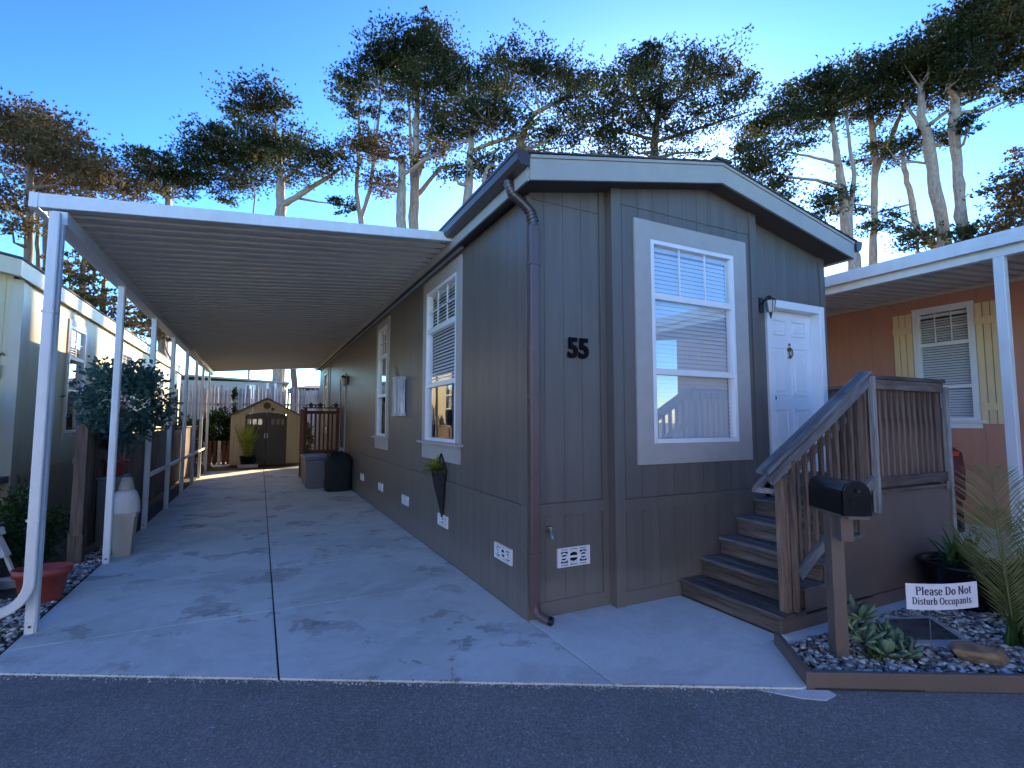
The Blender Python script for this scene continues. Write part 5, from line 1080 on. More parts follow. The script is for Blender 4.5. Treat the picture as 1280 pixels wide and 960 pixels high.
def bush(name, label, c, r, n, mat, L=0.07, wd=0.03, seed=1, cat='shrub', group=None, stem=True):
    rng = np.random.RandomState(seed); t = thing(name, label, cat, (c[0], c[1], 0), group); vs = []; N = n
    tuft = rng.normal(size=(max(6, N // 60), 3)); tuft /= np.linalg.norm(tuft, axis=1)[:, None]; tuft *= rng.uniform(0.35, 1.0, (len(tuft), 1)) ** 0.5
    ti = rng.randint(0, len(tuft), N); P_ = tuft[ti] * np.array(r) + rng.normal(size=(N, 3)) * np.array(r) * 0.16 + np.array(c)
    d = tuft[ti] + rng.normal(size=(N, 3)) * 0.9; d[:, 2] += 0.2; d /= np.linalg.norm(d, axis=1)[:, None]
    s_ = np.cross(d, rng.normal(size=(N, 3))); s_ /= np.linalg.norm(s_, axis=1)[:, None]; l = L * rng.uniform(0.6, 1.3, (N, 1)); w_ = wd * rng.uniform(0.7, 1.2, (N, 1))
    v = np.stack([P_ - s_ * w_ * 0.15, P_ + d * l * 0.5 - s_ * w_ / 2, P_ + d * l, P_ + d * l * 0.5 + s_ * w_ / 2], axis=1).reshape(-1, 3); v[:, 2] = np.maximum(v[:, 2], 0.005)
    f = np.arange(N * 4).reshape(-1, 4); np_mesh('foliage', v, f, mat, origin=(c[0], c[1], 0), parent=t, smooth=False)
    if stem:
        m_ = MB()
        for k in range(7):
            q_ = tuft[k % len(tuft)] * np.array(r) * 0.8 + np.array(c); m_.tube([(c[0] + 0.02 * math.cos(k), c[1] + 0.02 * math.sin(k), 0.0 if stem is True else stem), ((c[0] * 2 + q_[0]) / 3, (c[1] * 2 + q_[1]) / 3, c[2] - r[2] * 0.5), tuple(q_)], [0.014, 0.01, 0.003], 5)
        m_.build('stems', 'bark_dark', t, stuff=True)
    return t
bush('bed_shrub', 'dark green leafy plant at the bottom right corner of the pebble bed', (5.02, 1.50, 0.20), (0.17, 0.14, 0.18), 900, 'hedge', 0.07, 0.022, 31)
bush('bed_shrub', 'green bushy plant behind the palm stems at the right edge', (5.75, 1.85, 0.28), (0.20, 0.18, 0.26), 900, 'strap', 0.10, 0.02, 32)

# ------------------------------------------------------------------ left side garden
gbin = thing('grey_bin', 'grey square bin beside the side fence under the red pot', 'bin', (-1.80, 8.9, 0))
MB().hexa([(-1.95, 8.75, 0), (-1.70, 8.75, 0), (-1.70, 9.1, 0), (-1.95, 9.1, 0)], [(-1.96, 8.72, 0.90), (-1.67, 8.72, 0.90), (-1.67, 9.12, 0.90), (-1.96, 9.12, 0.90)]).build('body', 'graybox', gbin, bevel=0.01)
MB().box(-1.965, 8.70, 0.902, -1.66, 9.14, 0.94).build('lid', 'graybox', gbin)
pb = thing('terracotta_pot', 'dark red plant pot on the grey bin holding the bushy blue-green tree', 'pot', (-1.80, 8.92, 0.94))
MB().lathe((-1.81, 8.92, 0.941), [(0.10, 0), (0.14, 0.18), (0.155, 0.18), (0.155, 0.22), (0.13, 0.22)], 16).build('pot_body', 'terra', pb)
t = bush('potted_tree', 'round bushy blue-green potted tree between the second and third carport posts', (-1.72, 8.85, 1.98), (0.50, 0.52, 0.56), 3600, 'shrubleaf', 0.085, 0.05, 41, 'potted tree', None, 1.1)
MB().tube([(-1.81, 8.92, 1.10), (-1.79, 8.90, 1.4), (-1.74, 8.87, 1.9)], [0.022, 0.018, 0.012], 6).build('trunk', 'bark_dark', t)
wp = thing('tapered_planter', 'tall square tan planter standing beside the second carport post', 'planter', (-1.51, 8.09, 0))
MB().hexa([(-1.60, 8.00, 0), (-1.42, 8.00, 0), (-1.42, 8.18, 0), (-1.60, 8.18, 0)], [(-1.635, 7.965, 0.54), (-1.385, 7.965, 0.54), (-1.385, 8.215, 0.54), (-1.635, 8.215, 0.54)]).build('body', 'pottan', wp, bevel=0.008)
MB().box(-1.645, 7.955, 0.50, -1.375, 8.225, 0.542).build('rim', 'pottan', wp)
tag(MB().lathe((-1.51, 8.09, 0.543), [(0.155, 0.0), (0.158, 0.02), (0.150, 0.14), (0.12, 0.24), (0.09, 0.28), (0.02, 0.285)], 20).build('upturned_pot', 'potwhite', origin=(-1.51, 8.09, 0.54)), 'pale rounded pot turned upside down on the tapered tan planter', 'pot')
tag(MB().lathe((-1.51, 8.09, 0.83), [(0.085, 0.0), (0.085, 0.02), (0.055, 0.15), (0.01, 0.152)], 16).build('small_pot', 'pottan', origin=(-1.51, 8.09, 0.83)), 'small tan pot turned upside down on top of the pale rounded pot', 'pot')
tp = thing('red_planter', 'oval brick-red plastic planter on the pebbles behind the front carport post', 'planter', (-1.83, 6.35, 0))
MB().lathe((-1.80, 6.38, 0), [(0.125, 0.0), (0.165, 0.25), (0.185, 0.25), (0.19, 0.32), (0.175, 0.32), (0.155, 0.24)], 24, 1.2, 0.85).build('pot_body', 'terra', tp)
MB().lathe((-1.80, 6.38, 0), [(0.16, 0.25), (0.04, 0.26)], 16, 1.2, 0.85).build('soil', 'soil', tp)
for i, (x, y, a_, lab, z) in enumerate(((-2.45, 6.55, 0.3, 'pale slate flagstone at the left edge, uppermost of the two beside the red planter', 0.10), (-2.35, 6.15, -0.2, 'pale slate flagstone at the left edge, lower one beside the red planter', 0.02))):
    m2 = MB(); pts = [(x + 0.28 * math.cos(t + a_) * (1 + 0.15 * math.sin(3 * t + i)), y + 0.20 * math.sin(t + a_) * (1 + 0.12 * math.cos(2 * t))) for t in [k * math.pi / 4 for k in range(8)]]
    tag(m2.prism(pts, z, z + 0.07).build('flagstone', 'flag', origin=(x, y, z), bevel=0.01), lab, 'stone', 'flagstones by the red planter')
for i, (x, y, L, a_) in enumerate(((-2.15, 7.05, 0.75, 0.12), (-2.60, 6.85, 0.6, 0.3))):
    tag(MB().beam((x - L / 2 * math.cos(a_), y - L / 2 * math.sin(a_), 0.05), (x + L / 2 * math.cos(a_), y + L / 2 * math.sin(a_), 0.05), 0.10, 0.11).build('edging_timber', 'pottan', origin=(x, y, 0), bevel=0.015), ('tan edging timber on the soil just behind the red planter', 'tan edging timber at the far left behind the flagstones')[i], 'timber', 'edging timbers')
tag(MB().tube([(-2.45, 5.72, 0.05), (-2.0, 6.02, 0.06), (-1.95, 6.10, 0.07)], 0.012, 6).build('hose', 'potwhite', origin=(-2.4, 5.7, 0)), 'thin pale hose lying on the pebbles left of the red planter', 'hose')
orn = thing('garden_ornament', 'tilted white wooden lighthouse-like ornament among the plants at left', 'ornament', (-2.6, 7.6, 0))
m2 = MB(); bs = Vector((-2.42, 7.3, 0.25)); tp_ = Vector((-2.60, 7.35, 0.72)); d = (tp_ - bs)
m2.tube([bs, bs + d * 0.45], [0.10, 0.085], 8, smooth=False).build('body', 'potwhite', orn); MB().tube([bs + d * 0.46, bs + d * 0.62], [0.12, 0.12], 8, smooth=False).build('band', 'potwhite', orn); MB().tube([bs + d * 0.63, bs + d * 0.85, bs + d * 1.1], [0.08, 0.075, 0.01], 8, smooth=False).build('top', 'potwhite', orn)
for s in (-1, 1): MB().beam(bs + V(s * 0.05, 0, 0.02), bs + V(s * 0.09 + 0.05, -0.02, -0.2), 0.035, 0.03).build('leg', 'potwhite', orn)
bush('garden_shrub', 'dark leafy shrub against the cream house left of the fence post', (-2.45, 8.1, 0.42), (0.30, 0.35, 0.42), 2200, 'hedge', 0.08, 0.03, 51)
bush('garden_shrub', 'low green shrub behind the white ornament at the left edge', (-2.95, 7.7, 0.30), (0.35, 0.3, 0.32), 1800, 'hedge', 0.07, 0.03, 52)
bush('garden_shrub', 'small blue-green shrub at the far left edge below the deck', (-2.95, 7.0, 0.28), (0.22, 0.25, 0.25), 1200, 'shrubleaf', 0.07, 0.035, 53)
bush('back_shrub', 'dense green shrub at the rear left corner by the grey fence', (-2.35, 23.3, 1.0), (0.9, 0.6, 0.75), 4200, 'hedge', 0.13, 0.06, 54)
bush('back_shrub', 'dark shrub between the last carport post and the shed', (-1.55, 23.6, 1.35), (0.55, 0.4, 0.75), 3000, 'hedge', 0.13, 0.06, 55)
bush('back_shrub', 'thin vine climbing the grey fence left of the shed', (-0.95, 24.2, 2.5), (0.18, 0.12, 0.55), 350, 'hedge', 0.12, 0.06, 56)
bush('back_shrub', 'low shrub at the right rear of the shed', (1.75, 23.4, 0.9), (0.35, 0.4, 0.7), 1600, 'hedge', 0.12, 0.06, 57)
pk = thing('low_picket_fence', 'short reddish and white pickets behind the last carport post', 'fence', (-1.7, 22.9, 0))
for k in range(9): piece('picket', 'redwood' if k % 3 else 'potwhite', pk, -2.4 + k * 0.16, 22.7, 0, -2.4 + k * 0.16 + 0.11, 22.73, 0.95)
tag(MB().tube([(-1.55, 21.7, 0.10), (-1.45, 21.6, 0.05), (-1.15, 21.6, 0.06), (-0.98, 21.7, 0.08)], [0.05, 0.05, 0.045, 0.03], 8).build('drain_pipe', 'white', origin=(-1.3, 21.6, 0)), 'short white drain pipe lying on the ground left of the shed', 'pipe')
# homes added opposite to bounce sun onto shaded fronts, also reflected in bay window
def rot_box(mb, c, l, d, z0, z1):
    c = Vector(c); q_ = [(c + RD * a_ * l / 2 + RN * b_ * d / 2) for a_, b_ in ((-1, -1), (-1, 1), (1, 1), (1, -1))]; return mb.prism([p.to_2d().to_tuple() for p in q_], z0, z1)
for off, lab, wm in ((-13.5, 'white mobile home added across the street as sun bounce, to the left behind the viewer', 'potwall'), (0.5, 'white mobile home added straight across the street as sun bounce, with a shallow roof', 'potwall'), (14.5, 'pale mobile home added across the street at right as sun bounce, mirrored in the bay window', 'potwall')):
    c0 = p0 - RD * 1.0 + RN * 15.5 + RD * off; ophouse = thing('opposite_bounce_house', lab, 'house', (c0.x, c0.y, 0), 'homes added across the street for sun bounce')
    rot_box(MB(), c0, 10.5, 14, 0, 3.7).build('wall', 'bouncewall', ophouse)
    m_ = MB()
    for sgn in (-1, 1):
        e_, r_ = c0 + RD * sgn * 5.6, c0; a1, a2 = e_ - RN * 7.4, e_ + RN * 7.4; b1, b2 = r_ - RN * 7.4, r_ + RN * 7.4
        m_.hexa([(a1.x, a1.y, 3.6), (b1.x, b1.y, 4.6), (b2.x, b2.y, 4.6), (a2.x, a2.y, 3.6)], [(a1.x, a1.y, 3.8), (b1.x, b1.y, 4.8), (b2.x, b2.y, 4.8), (a2.x, a2.y, 3.8)])
    m_.build('roof', 'shingle', ophouse)
    fr_ = c0 - RN * 7.0; m_ = MB(); l_, r_ = fr_ - RD * 5.25, fr_ + RD * 5.25
    m_.add([(l_.x, l_.y, 3.7), (r_.x, r_.y, 3.7), (fr_.x, fr_.y, 4.6), (l_.x + RN.x * .1, l_.y + RN.y * .1, 3.7), (r_.x + RN.x * .1, r_.y + RN.y * .1, 3.7), (fr_.x + RN.x * .1, fr_.y + RN.y * .1, 4.6)], [(0, 1, 2), (5, 4, 3), (0, 2, 5, 3), (1, 4, 5, 2)]).build('gable', 'bouncewall', ophouse)
    for k in (-3.2, 3.0): rot_box(MB(), c0 - RN * 7.03 + RD * k, 1.5, 0.06, 1.2, 2.9).build('window', 'room', ophouse)
    rot_box(MB(), c0 - RN * 7.03 + RD * 0.2, 1.0, 0.05, 0.6, 2.7).build('door', 'graybox', ophouse)
    m_ = rot_box(MB(), c0 - RN * 7.6 + RD * 0.2, 1.6, 1.1, 0, 0.6).build('door_step', 'walk', ophouse)

# far building behind the grey fence
fb = thing('far_house', 'pale grey house with white posts and shallow roof behind the grey fence', 'house', (-0.5, 35, 0))
MB().box(-6.5, 35, 0, 1.2, 40, 4.15).build('wall', 'winter', fb)
MB().hexa([(-7, 34.7, 4.5), (1.6, 34.7, 4.1), (1.6, 41, 4.1), (-7, 41, 4.5)], [(-7, 34.7, 4.62), (1.6, 34.7, 4.2), (1.6, 41, 4.2), (-7, 41, 4.62)]).build('roof', 'fascia', fb)
MB().box(-0.85, 34.95, 3.1, -0.3, 34.99, 3.98).build('window_frame', 'white', fb); MB().box(-0.75, 34.92, 3.15, -0.4, 34.945, 3.9).build('pane', 'glass', fb)
for x in (0.72, 0.28): MB().box(x, 34.6, 0, x + 0.14, 34.72, 4.1).build('post', 'white', fb)
fb2 = thing('far_house', 'white roofed house to the right behind the grey fence', 'house', (6, 37, 0))
MB().box(2.2, 38, 0, 9, 44, 3.9).build('wall', 'winter', fb2); MB().hexa([(1.8, 37.6, 3.95), (9, 37.6, 3.95), (9, 44, 3.95), (1.8, 44, 3.95)], [(1.8, 37.6, 4.05), (9, 37.6, 4.05), (7.5, 43, 4.6), (3.5, 43, 4.6)]).build('roof', 'shingle', fb2)

# ------------------------------------------------------------------ cypress trees behind the homes
Rv = Vector((math.cos(YAW), -math.sin(YAW), 0)); Fv = Vector((math.sin(YAW) * math.cos(PITCH), math.cos(YAW) * math.cos(PITCH), math.sin(PITCH))); Uv = Rv.cross(Fv)
def at(px, py, D):
    """point of the grove at horizontal picture place (px, py) and distance D"""
    return Vector((0, 0, CH)) + (Rv * ((px - CX) / FPX) + Uv * (-(py - CY) / FPX) + Fv) * D
def tree(label, D, trunks, clumps, seed, bark='bark_pale', leaf='cypress', dens=1.0, group='cypress trees behind the homes'):
    rng = np.random.RandomState(seed); rr = random.Random(seed)
    b0_ = at(trunks[0][0][0], trunks[0][0][1], D); dx = trunks[0][0][0] - trunks[0][1][0]; dy = trunks[0][0][1] - trunks[0][1][1]
    bpx = trunks[0][0][0] + dx / max(1, dy) * 60; base = at(bpx, trunks[0][0][1] + 60, D); base.z = 0
    t = thing('cypress_tree', label, 'tree', base, group)
    nodes = []
    for ti, tr in enumerate(trunks):
        pts = []; rad = []
        if ti == 0 or tr[0][1] > 240:
            bb = at(tr[0][0] + (bpx - trunks[0][0][0]) * 0.6, tr[0][1] + 60, D); bb.z = 0; pts.append(bb); rad.append(tr[0][2] / FPX * D / 2 * 1.35)
        off = 0.0
        for (x, y, wpx) in tr:
            p = at(x, y, D + off); off += rr.uniform(-0.5, 0.5); pts.append(p); rad.append(wpx / FPX * D / 2)
        # refine with wobble
        P2 = []; R2 = []
        for i in range(len(pts) - 1):
            for k in range(4):
                f = k / 4; p = pts[i].lerp(pts[i + 1], f); j = rad[i] * 0.22; P2.append(p + Vector((rr.uniform(-j, j), rr.uniform(-j, j), 0))); R2.append((rad[i] + (rad[i + 1] - rad[i]) * f) * rr.uniform(0.92, 1.1))
        P2.append(pts[-1]); R2.append(rad[-1]); m_ = MB().tube(P2, R2, 9); m_.build('trunk' if ti == 0 else 'limb', bark, t)
        nodes += [(p, r_) for p, r_ in zip(P2, R2)][3:]
    lm = MB(); VS = []
    for (cx_, cy_, rx_, ry_) in [(c[0], c[1], c[2] * 1.12, c[3] * 1.12) for c in clumps]:
        ctr = at(cx_, cy_, D + rr.uniform(-1.6, 1.6)); k = D / FPX
        # limb towards the clump
        npt, nr = min(nodes, key=lambda q_: (q_[0] - ctr).length + max(0, q_[0].z - ctr.z + 0.5) * 1.5)
        mid = npt.lerp(ctr, 0.5) + Vector((rr.uniform(-.3, .3), rr.uniform(-.3, .3), rr.uniform(-0.5, 0.1)))
        r0 = min(nr * 0.55, 0.16); lm.tube([npt, npt.lerp(mid, 0.5), mid, ctr], [r0, r0 * 0.8, r0 * 0.55, r0 * 0.25], 6)
        A_ = math.pi * rx_ * ry_; nt_ = max(6, int(A_ / 60 * dens)); wx, wz = rx_ * k, ry_ * k
        u = rng.uniform(0, 1, nt_) ** 0.5; th = rng.uniform(0, 2 * math.pi, nt_); dep = rng.normal(size=nt_) * 0.5
        tx = u * np.cos(th) * wx; tz = u * np.sin(th) * wz; ty = dep * min(wx, 1.8)
        for i in range(nt_):
            tc = np.array(ctr) + np.array(Rv) * tx[i] + np.array([0, 0, 1]) * tz[i] + np.array([Fv.x, Fv.y, 0]) * ty[i]
            if rr.random() < 0.45: lm.tube([ctr, Vector(tc).lerp(ctr, 0.5) + Vector((0, 0, -0.15)), Vector(tc)], [0.035, 0.022, 0.008], 4)
            ns = int(rng.randint(16, 30)); tw = rng.uniform(0.35, 0.75) * min(1.0, wx * 0.9)
            # a tuft: sprays fan outward and upward
            tilt = np.array(Rv) * (tx[i] / max(wx, .1)) * 0.9 + np.array([0, 0, 1]) * (0.35 + 0.5 * tz[i] / max(wz, .1))
            pc_ = tc + rng.normal(size=(ns, 3)) * np.array([tw * 1.25, tw * 1.25, tw * 0.24]) * 0.6
            dd = tilt + rng.normal(size=(ns, 3)) * np.array([0.65, 0.65, 0.35]); dd /= np.linalg.norm(dd, axis=1)[:, None]
            nb_ = 9; pcs = np.repeat(pc_, nb_, 0); ddd = np.repeat(dd, nb_, 0) + rng.normal(size=(ns * nb_, 3)) * 0.42; ddd /= np.linalg.norm(ddd, axis=1)[:, None]
            l = rng.uniform(0.08, 0.25, (ns * nb_, 1)); w_ = rng.uniform(0.028, 0.075, (ns * nb_, 1)); s_ = np.cross(ddd, rng.normal(size=(ns * nb_, 3))); s_ /= np.linalg.norm(s_, axis=1)[:, None]
            VS.append(np.stack([pcs - s_ * w_ / 2, pcs + s_ * w_ / 2, pcs + ddd * l], axis=1).reshape(-1, 3))
    lm.build('branches', bark, t, stuff=True)
    v = np.concatenate(VS); f = np.arange(len(v)).reshape(-1, 3); np_mesh('crown', v, f, leaf, origin=tuple(base), parent=t, smooth=False)
    return t
TREES = [
 ('cypress at the far left edge with a wide wedge-shaped crown', 27, [[(36, 330, 9), (37, 250, 8), (38, 190, 6), (30, 150, 3)], [(38, 240, 4), (70, 205, 3), (100, 200, 2)], [(36, 290, 4), (10, 230, 3), (-10, 190, 2)]],
  [(15, 150, 35, 18), (50, 165, 38, 22), (85, 185, 35, 20), (110, 205, 32, 14), (30, 190, 40, 16), (-20, 160, 40, 25), (75, 215, 45, 12), (5, 255, 28, 18), (15, 280, 20, 10), (120, 222, 30, 9)], 'bark_dark', 'cypress_brown'),
 ('thin-trunked cypress just right of the far left tree, seen past the carport corner', 30, [[(58, 330, 8), (58, 270, 6), (62, 215, 4)], [(48, 330, 5), (46, 280, 4), (52, 240, 3)]], [(60, 225, 35, 12), (90, 230, 40, 10), (40, 235, 30, 10), (150, 235, 45, 10), (175, 240, 30, 8)], 'bark_dark', 'cypress_brown'),
 ('cypress with bare lower branches seen under the left edge of the carport roof', 24, [[(102, 430, 9), (102, 380, 8), (105, 330, 5), (108, 280, 3)], [(100, 400, 4), (88, 360, 3), (85, 330, 2)]], [(105, 345, 22, 12), (95, 375, 18, 9), (120, 370, 20, 10), (85, 330, 12, 8), (115, 320, 16, 10)], 'bark_dark', 'cypress_brown'),
 ('cypress with a thick trunk seen between the second and third carport posts', 25, [[(206, 520, 12), (205, 460, 11), (200, 420, 8), (190, 380, 6)], [(130, 420, 8), (128, 380, 7), (130, 350, 4)], [(212, 500, 7), (214, 450, 5)]], [(140, 385, 18, 14), (150, 410, 14, 10), (170, 400, 16, 10), (165, 425, 16, 9), (185, 405, 14, 10), (205, 415, 14, 10)], 'bark_dark', 'cypress_brown'),
 ('small spiky-topped cypress above the left half of the carport roof', 32, [[(211, 300, 9), (210, 250, 8), (206, 222, 5), (196, 205, 3)], [(211, 248, 4), (190, 235, 3), (180, 228, 2)], [(180, 200, 3), (179, 182, 2)]],
  [(180, 190, 5, 10), (168, 198, 14, 5), (190, 206, 26, 9), (215, 214, 32, 12), (238, 222, 22, 8), (185, 222, 20, 8), (215, 232, 26, 8), (257, 224, 10, 4), (210, 200, 4, 8)], 'bark_pale', 'cypress'),
 ('broad layered cypress with a thick forked trunk above the middle of the carport', 33, [[(352, 320, 13), (351, 268, 12), (350, 235, 10), (350, 200, 6), (345, 170, 4)], [(353, 258, 8), (375, 243, 7), (405, 225, 5), (430, 208, 3)], [(350, 215, 5), (335, 200, 4), (318, 185, 2)], [(352, 228, 4), (368, 215, 3), (385, 198, 2)], [(317, 262, 2), (319, 245, 2), (316, 225, 1.5)]],
  [(330, 122, 26, 10), (318, 132, 30, 11), (345, 130, 22, 10), (300, 146, 14, 6), (310, 160, 18, 8), (270, 172, 32, 11), (300, 178, 40, 13), (335, 176, 30, 14), (360, 180, 32, 11), (380, 192, 18, 10), (250, 190, 20, 14), (285, 198, 36, 14), (325, 198, 34, 10), (245, 208, 14, 10), (290, 220, 22, 12), (300, 232, 22, 8), (280, 245, 12, 8), (370, 208, 26, 9), (410, 196, 28, 8), (430, 192, 18, 8), (410, 212, 20, 6), (431, 256, 11, 14), (342, 225, 20, 6)], 'bark_pale', 'cypress'),
 ('slender twin-stemmed cypress with small high tufts, left of the tallest crown', 34, [[(452, 330, 9), (451, 276, 7), (446, 240, 5), (449, 180, 4), (449, 118, 2)], [(452, 272, 5), (462, 240, 5), (468, 190, 4), (476, 125, 3)]],
  [(440, 98, 14, 10), (425, 112, 12, 12), (450, 108, 14, 14), (442, 143, 12, 8), (438, 128, 10, 8), (460, 85, 16, 14), (475, 70, 20, 12), (480, 100, 22, 16), (498, 118, 14, 8), (455, 175, 16, 9), (470, 140, 8, 5)], 'bark_pale', 'cypress'),
 ('tallest cypress with a pointed crown and reddish upper trunk left of the gable', 33, [[(516, 340, 15), (517, 286, 13), (519, 225, 10), (520, 170, 8), (521, 125, 6), (528, 70, 3)], [(519, 230, 6), (535, 190, 4), (543, 140, 3), (546, 110, 2)], [(516, 260, 5), (514, 210, 4), (512, 140, 3), (508, 110, 2)], [(520, 248, 6), (550, 210, 5), (580, 205, 3)]],
  [(531, 32, 8, 14), (522, 50, 20, 14), (545, 55, 24, 15), (532, 75, 34, 18), (560, 78, 22, 16), (508, 75, 20, 16), (545, 100, 34, 14), (515, 105, 20, 12), (572, 102, 18, 14), (535, 123, 20, 12), (500, 145, 12, 10), (555, 150, 20, 8), (545, 168, 24, 9), (490, 50, 22, 12), (480, 62, 14, 10), (560, 128, 16, 8)], 'bark_pale', 'cypress'),
 ('stout broken-topped cypress trunk with low brown foliage beside the tallest one', 31, [[(500, 340, 14), (501, 286, 12), (503, 240, 11), (502, 196, 9)], [(502, 200, 5), (475, 195, 4), (450, 188, 2)], [(503, 220, 5), (530, 200, 4), (560, 185, 3)]],
  [(455, 175, 22, 10), (490, 180, 22, 9), (480, 190, 26, 8), (475, 222, 20, 12), (482, 235, 18, 9), (545, 185, 26, 8), (520, 205, 18, 7)], 'bark_pale', 'cypress_brown'),
 ('cypress with a straight pale trunk and flat crown left of the gutter corner', 32, [[(582, 310, 13), (584, 262, 12), (587, 200, 9), (590, 165, 6), (592, 135, 3)], [(588, 190, 6), (615, 178, 5), (650, 170, 3)], [(588, 215, 5), (600, 200, 4), (625, 185, 3)], [(596, 262, 6), (603, 235, 5), (608, 212, 4), (622, 195, 2)]],
  [(590, 148, 38, 12), (605, 130, 36, 12), (575, 165, 26, 9), (612, 152, 30, 9), (638, 148, 26, 8), (620, 110, 26, 12), (600, 95, 24, 12), (560, 178, 18, 7), (600, 205, 22, 8), (565, 215, 20, 7), (640, 195, 26, 7), (620, 222, 22, 7), (650, 212, 20, 6)], 'bark_pale', 'cypress'),
 ('cypress with a curving limb sweeping right above the left end of the gable', 35, [[(640, 260, 12), (648, 190, 11), (655, 165, 8), (668, 142, 7), (700, 124, 5), (735, 120, 3)], [(655, 165, 5), (675, 145, 3), (668, 110, 2)], [(625, 260, 5), (635, 215, 4), (645, 200, 3)]],
  [(625, 72, 26, 10), (655, 72, 26, 9), (645, 88, 30, 12), (680, 85, 28, 12), (710, 92, 24, 14), (740, 100, 20, 12), (640, 110, 18, 9), (690, 108, 26, 10), (725, 118, 26, 10), (705, 140, 26, 9), (675, 160, 20, 8), (700, 165, 22, 8), (665, 178, 18, 7), (695, 185, 22, 6), (735, 145, 18, 8)], 'bark_pale', 'cypress'),
 ('wide spreading cypress behind the middle of the brown gable', 34, [[(815, 260, 12), (816, 200, 10), (820, 160, 9), (825, 115, 5), (828, 80, 3)], [(820, 165, 5), (800, 130, 4), (785, 105, 2)], [(820, 150, 5), (850, 120, 3), (870, 95, 2)], [(818, 178, 5), (860, 165, 4), (905, 150, 3), (935, 140, 2)], [(818, 175, 4), (780, 165, 3), (745, 160, 2)]],
  [(812, 60, 10, 8), (800, 74, 24, 10), (822, 76, 20, 10), (790, 92, 26, 12), (815, 98, 26, 12), (870, 72, 26, 9), (885, 85, 28, 12), (905, 92, 16, 9), (860, 100, 24, 12), (925, 112, 22, 9), (935, 100, 10, 8), (910, 125, 26, 9), (765, 105, 22, 10), (840, 125, 34, 12), (790, 122, 30, 12), (750, 140, 30, 10), (780, 150, 34, 10), (830, 148, 34, 9), (870, 140, 28, 9), (740, 168, 28, 9), (775, 178, 34, 8), (850, 168, 24, 8), (900, 155, 22, 6), (870, 190, 18, 6), (810, 192, 34, 6), (760, 190, 24, 6)], 'bark_dark', 'cypress'),
 ('leaning cypress whose dark foliage hangs over the right slope of the gable', 31, [[(1076, 390, 17), (1068, 330, 14), (1060, 300, 13), (1052, 230, 10), (1045, 190, 8), (1040, 150, 5)], [(1062, 268, 6), (1068, 220, 5), (1062, 180, 4), (1058, 150, 3)], [(1052, 235, 5), (1020, 225, 4), (990, 222, 3), (960, 215, 2)], [(1050, 205, 4), (1010, 195, 3), (980, 190, 2)]],
  [(965, 150, 22, 10), (990, 130, 30, 12), (945, 165, 18, 10), (935, 185, 16, 12), (955, 195, 22, 16), (935, 212, 20, 14), (965, 222, 20, 10), (1010, 112, 28, 12), (985, 155, 30, 10), (1015, 145, 28, 12), (1035, 100, 26, 12), (1040, 125, 24, 12), (975, 240, 18, 8), (1000, 180, 24, 7), (1035, 245, 22, 9), (1042, 258, 16, 8), (1030, 270, 12, 6)], 'bark_pale', 'cypress'),
 ('straight slender cypress rising between the gable tip and the white carport', 33, [[(1091, 395, 11), (1092, 335, 9), (1093, 260, 8), (1094, 200, 8), (1090, 160, 7), (1083, 115, 5)], [(1095, 215, 6), (1110, 180, 6), (1125, 145, 5), (1138, 110, 3)], [(1093, 160, 4), (1110, 135, 3), (1125, 118, 2)], [(1097, 200, 4), (1125, 185, 4), (1155, 165, 3)]],
  [(1065, 98, 24, 12), (1075, 80, 26, 9), (1090, 110, 28, 14), (1055, 120, 22, 12), (1105, 95, 28, 14), (1075, 138, 26, 10), (1100, 145, 30, 8), (1080, 200, 22, 6), (1060, 255, 12, 6), (1100, 280, 24, 6), (1085, 262, 10, 5)], 'bark_pale', 'cypress'),
 ('short crooked cypress stem between the two straight trunks at right', 32, [[(1182, 330, 10), (1168, 308, 9), (1145, 285, 8), (1138, 245, 7), (1130, 210, 6), (1128, 190, 4)], [(1140, 255, 3), (1110, 262, 2), (1090, 268, 2)]],
  [(1118, 196, 24, 7), (1140, 178, 26, 8), (1160, 172, 16, 7), (1108, 182, 20, 7), (1150, 295, 20, 6), (1140, 305, 18, 6), (1165, 290, 14, 6), (1125, 285, 12, 5), (1115, 268, 14, 4)], 'bark_pale', 'cypress'),
 ('thick pale cypress trunk second from the right with a high dark crown', 30, [[(1196, 370, 17), (1182, 308, 15), (1170, 240, 13), (1160, 180, 12), (1152, 145, 9), (1150, 110, 6)], [(1160, 175, 6), (1145, 150, 4), (1130, 130, 3)], [(1165, 205, 3), (1140, 202, 3), (1115, 205, 2)], [(1162, 155, 5), (1190, 135, 4), (1230, 120, 3)]],
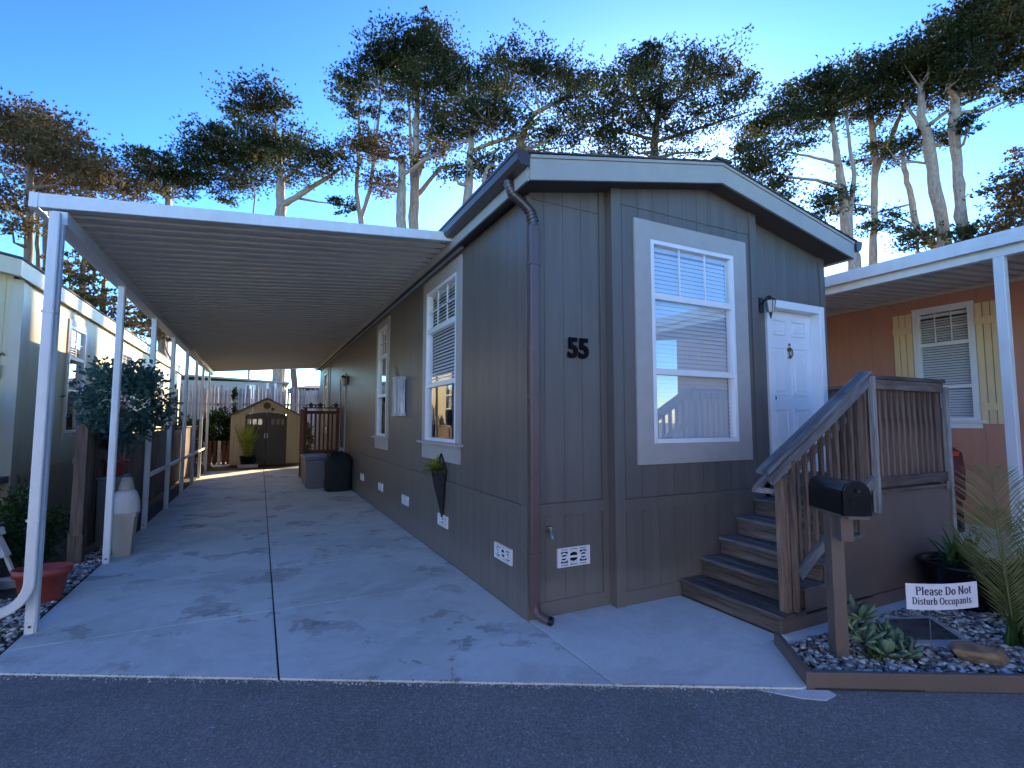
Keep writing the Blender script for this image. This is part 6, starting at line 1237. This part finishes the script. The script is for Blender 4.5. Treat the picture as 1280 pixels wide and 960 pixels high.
  [(1125, 72, 28, 12), (1140, 88, 30, 14), (1165, 70, 28, 14), (1155, 100, 28, 14), (1185, 90, 28, 14), (1175, 115, 26, 12), (1130, 120, 30, 9), (1195, 118, 22, 8), (1180, 175, 10, 9), (1165, 55, 20, 8)], 'bark_pale', 'cypress'),
 ('rightmost tall cypress with a pale knotted trunk and overhanging crown', 29, [[(1225, 370, 16), (1210, 302, 14), (1200, 270, 13), (1197, 220, 12), (1193, 150, 12), (1194, 120, 10), (1215, 85, 7), (1228, 60, 5)], [(1194, 125, 7), (1185, 110, 5), (1190, 85, 3)], [(1200, 118, 5), (1240, 115, 4), (1290, 112, 2)], [(1222, 75, 5), (1250, 50, 4), (1285, 30, 3)]],
  [(1200, 20, 26, 10), (1190, 40, 28, 14), (1215, 60, 28, 16), (1225, 30, 32, 16), (1260, 15, 32, 14), (1255, 45, 28, 14), (1240, 80, 26, 12), (1205, 85, 22, 12), (1270, 75, 28, 10), (1290, 40, 24, 24), (1225, 102, 24, 9), (1265, 100, 26, 7), (1212, 155, 12, 10), (1265, 5, 40, 12), (1215, 292, 20, 7), (1200, 298, 16, 6), (1275, 118, 20, 8)], 'bark_pale', 'cypress'),
 ('sparse reddish-brown cypress crown at the right edge above the white carport', 26, [[(1318, 360, 14), (1312, 290, 12), (1305, 220, 8), (1295, 180, 4)], [(1310, 270, 5), (1285, 262, 4), (1262, 265, 2)]], [(1275, 215, 18, 10), (1265, 235, 22, 9), (1280, 250, 26, 12), (1258, 262, 20, 7), (1270, 278, 26, 8), (1250, 285, 16, 5), (1285, 190, 14, 10), (1300, 230, 26, 20), (1300, 270, 26, 16)], 'bark_pale', 'cypress_brown'),
 ('cypress trunk standing behind the grey rear fence under the carport roof', 30, [[(368, 530, 8), (368, 480, 8), (367, 440, 7), (362, 380, 5)]], [(360, 370, 24, 12), (378, 385, 20, 10), (350, 392, 20, 9)], 'bark_dark', 'cypress'),
]
for i, (lab, D, tr, cl, bk_, lf_) in enumerate(TREES): tree(lab, D, tr, cl, 100 + i, bk_, lf_, 1.75 if lf_ == 'cypress' else 1.05)
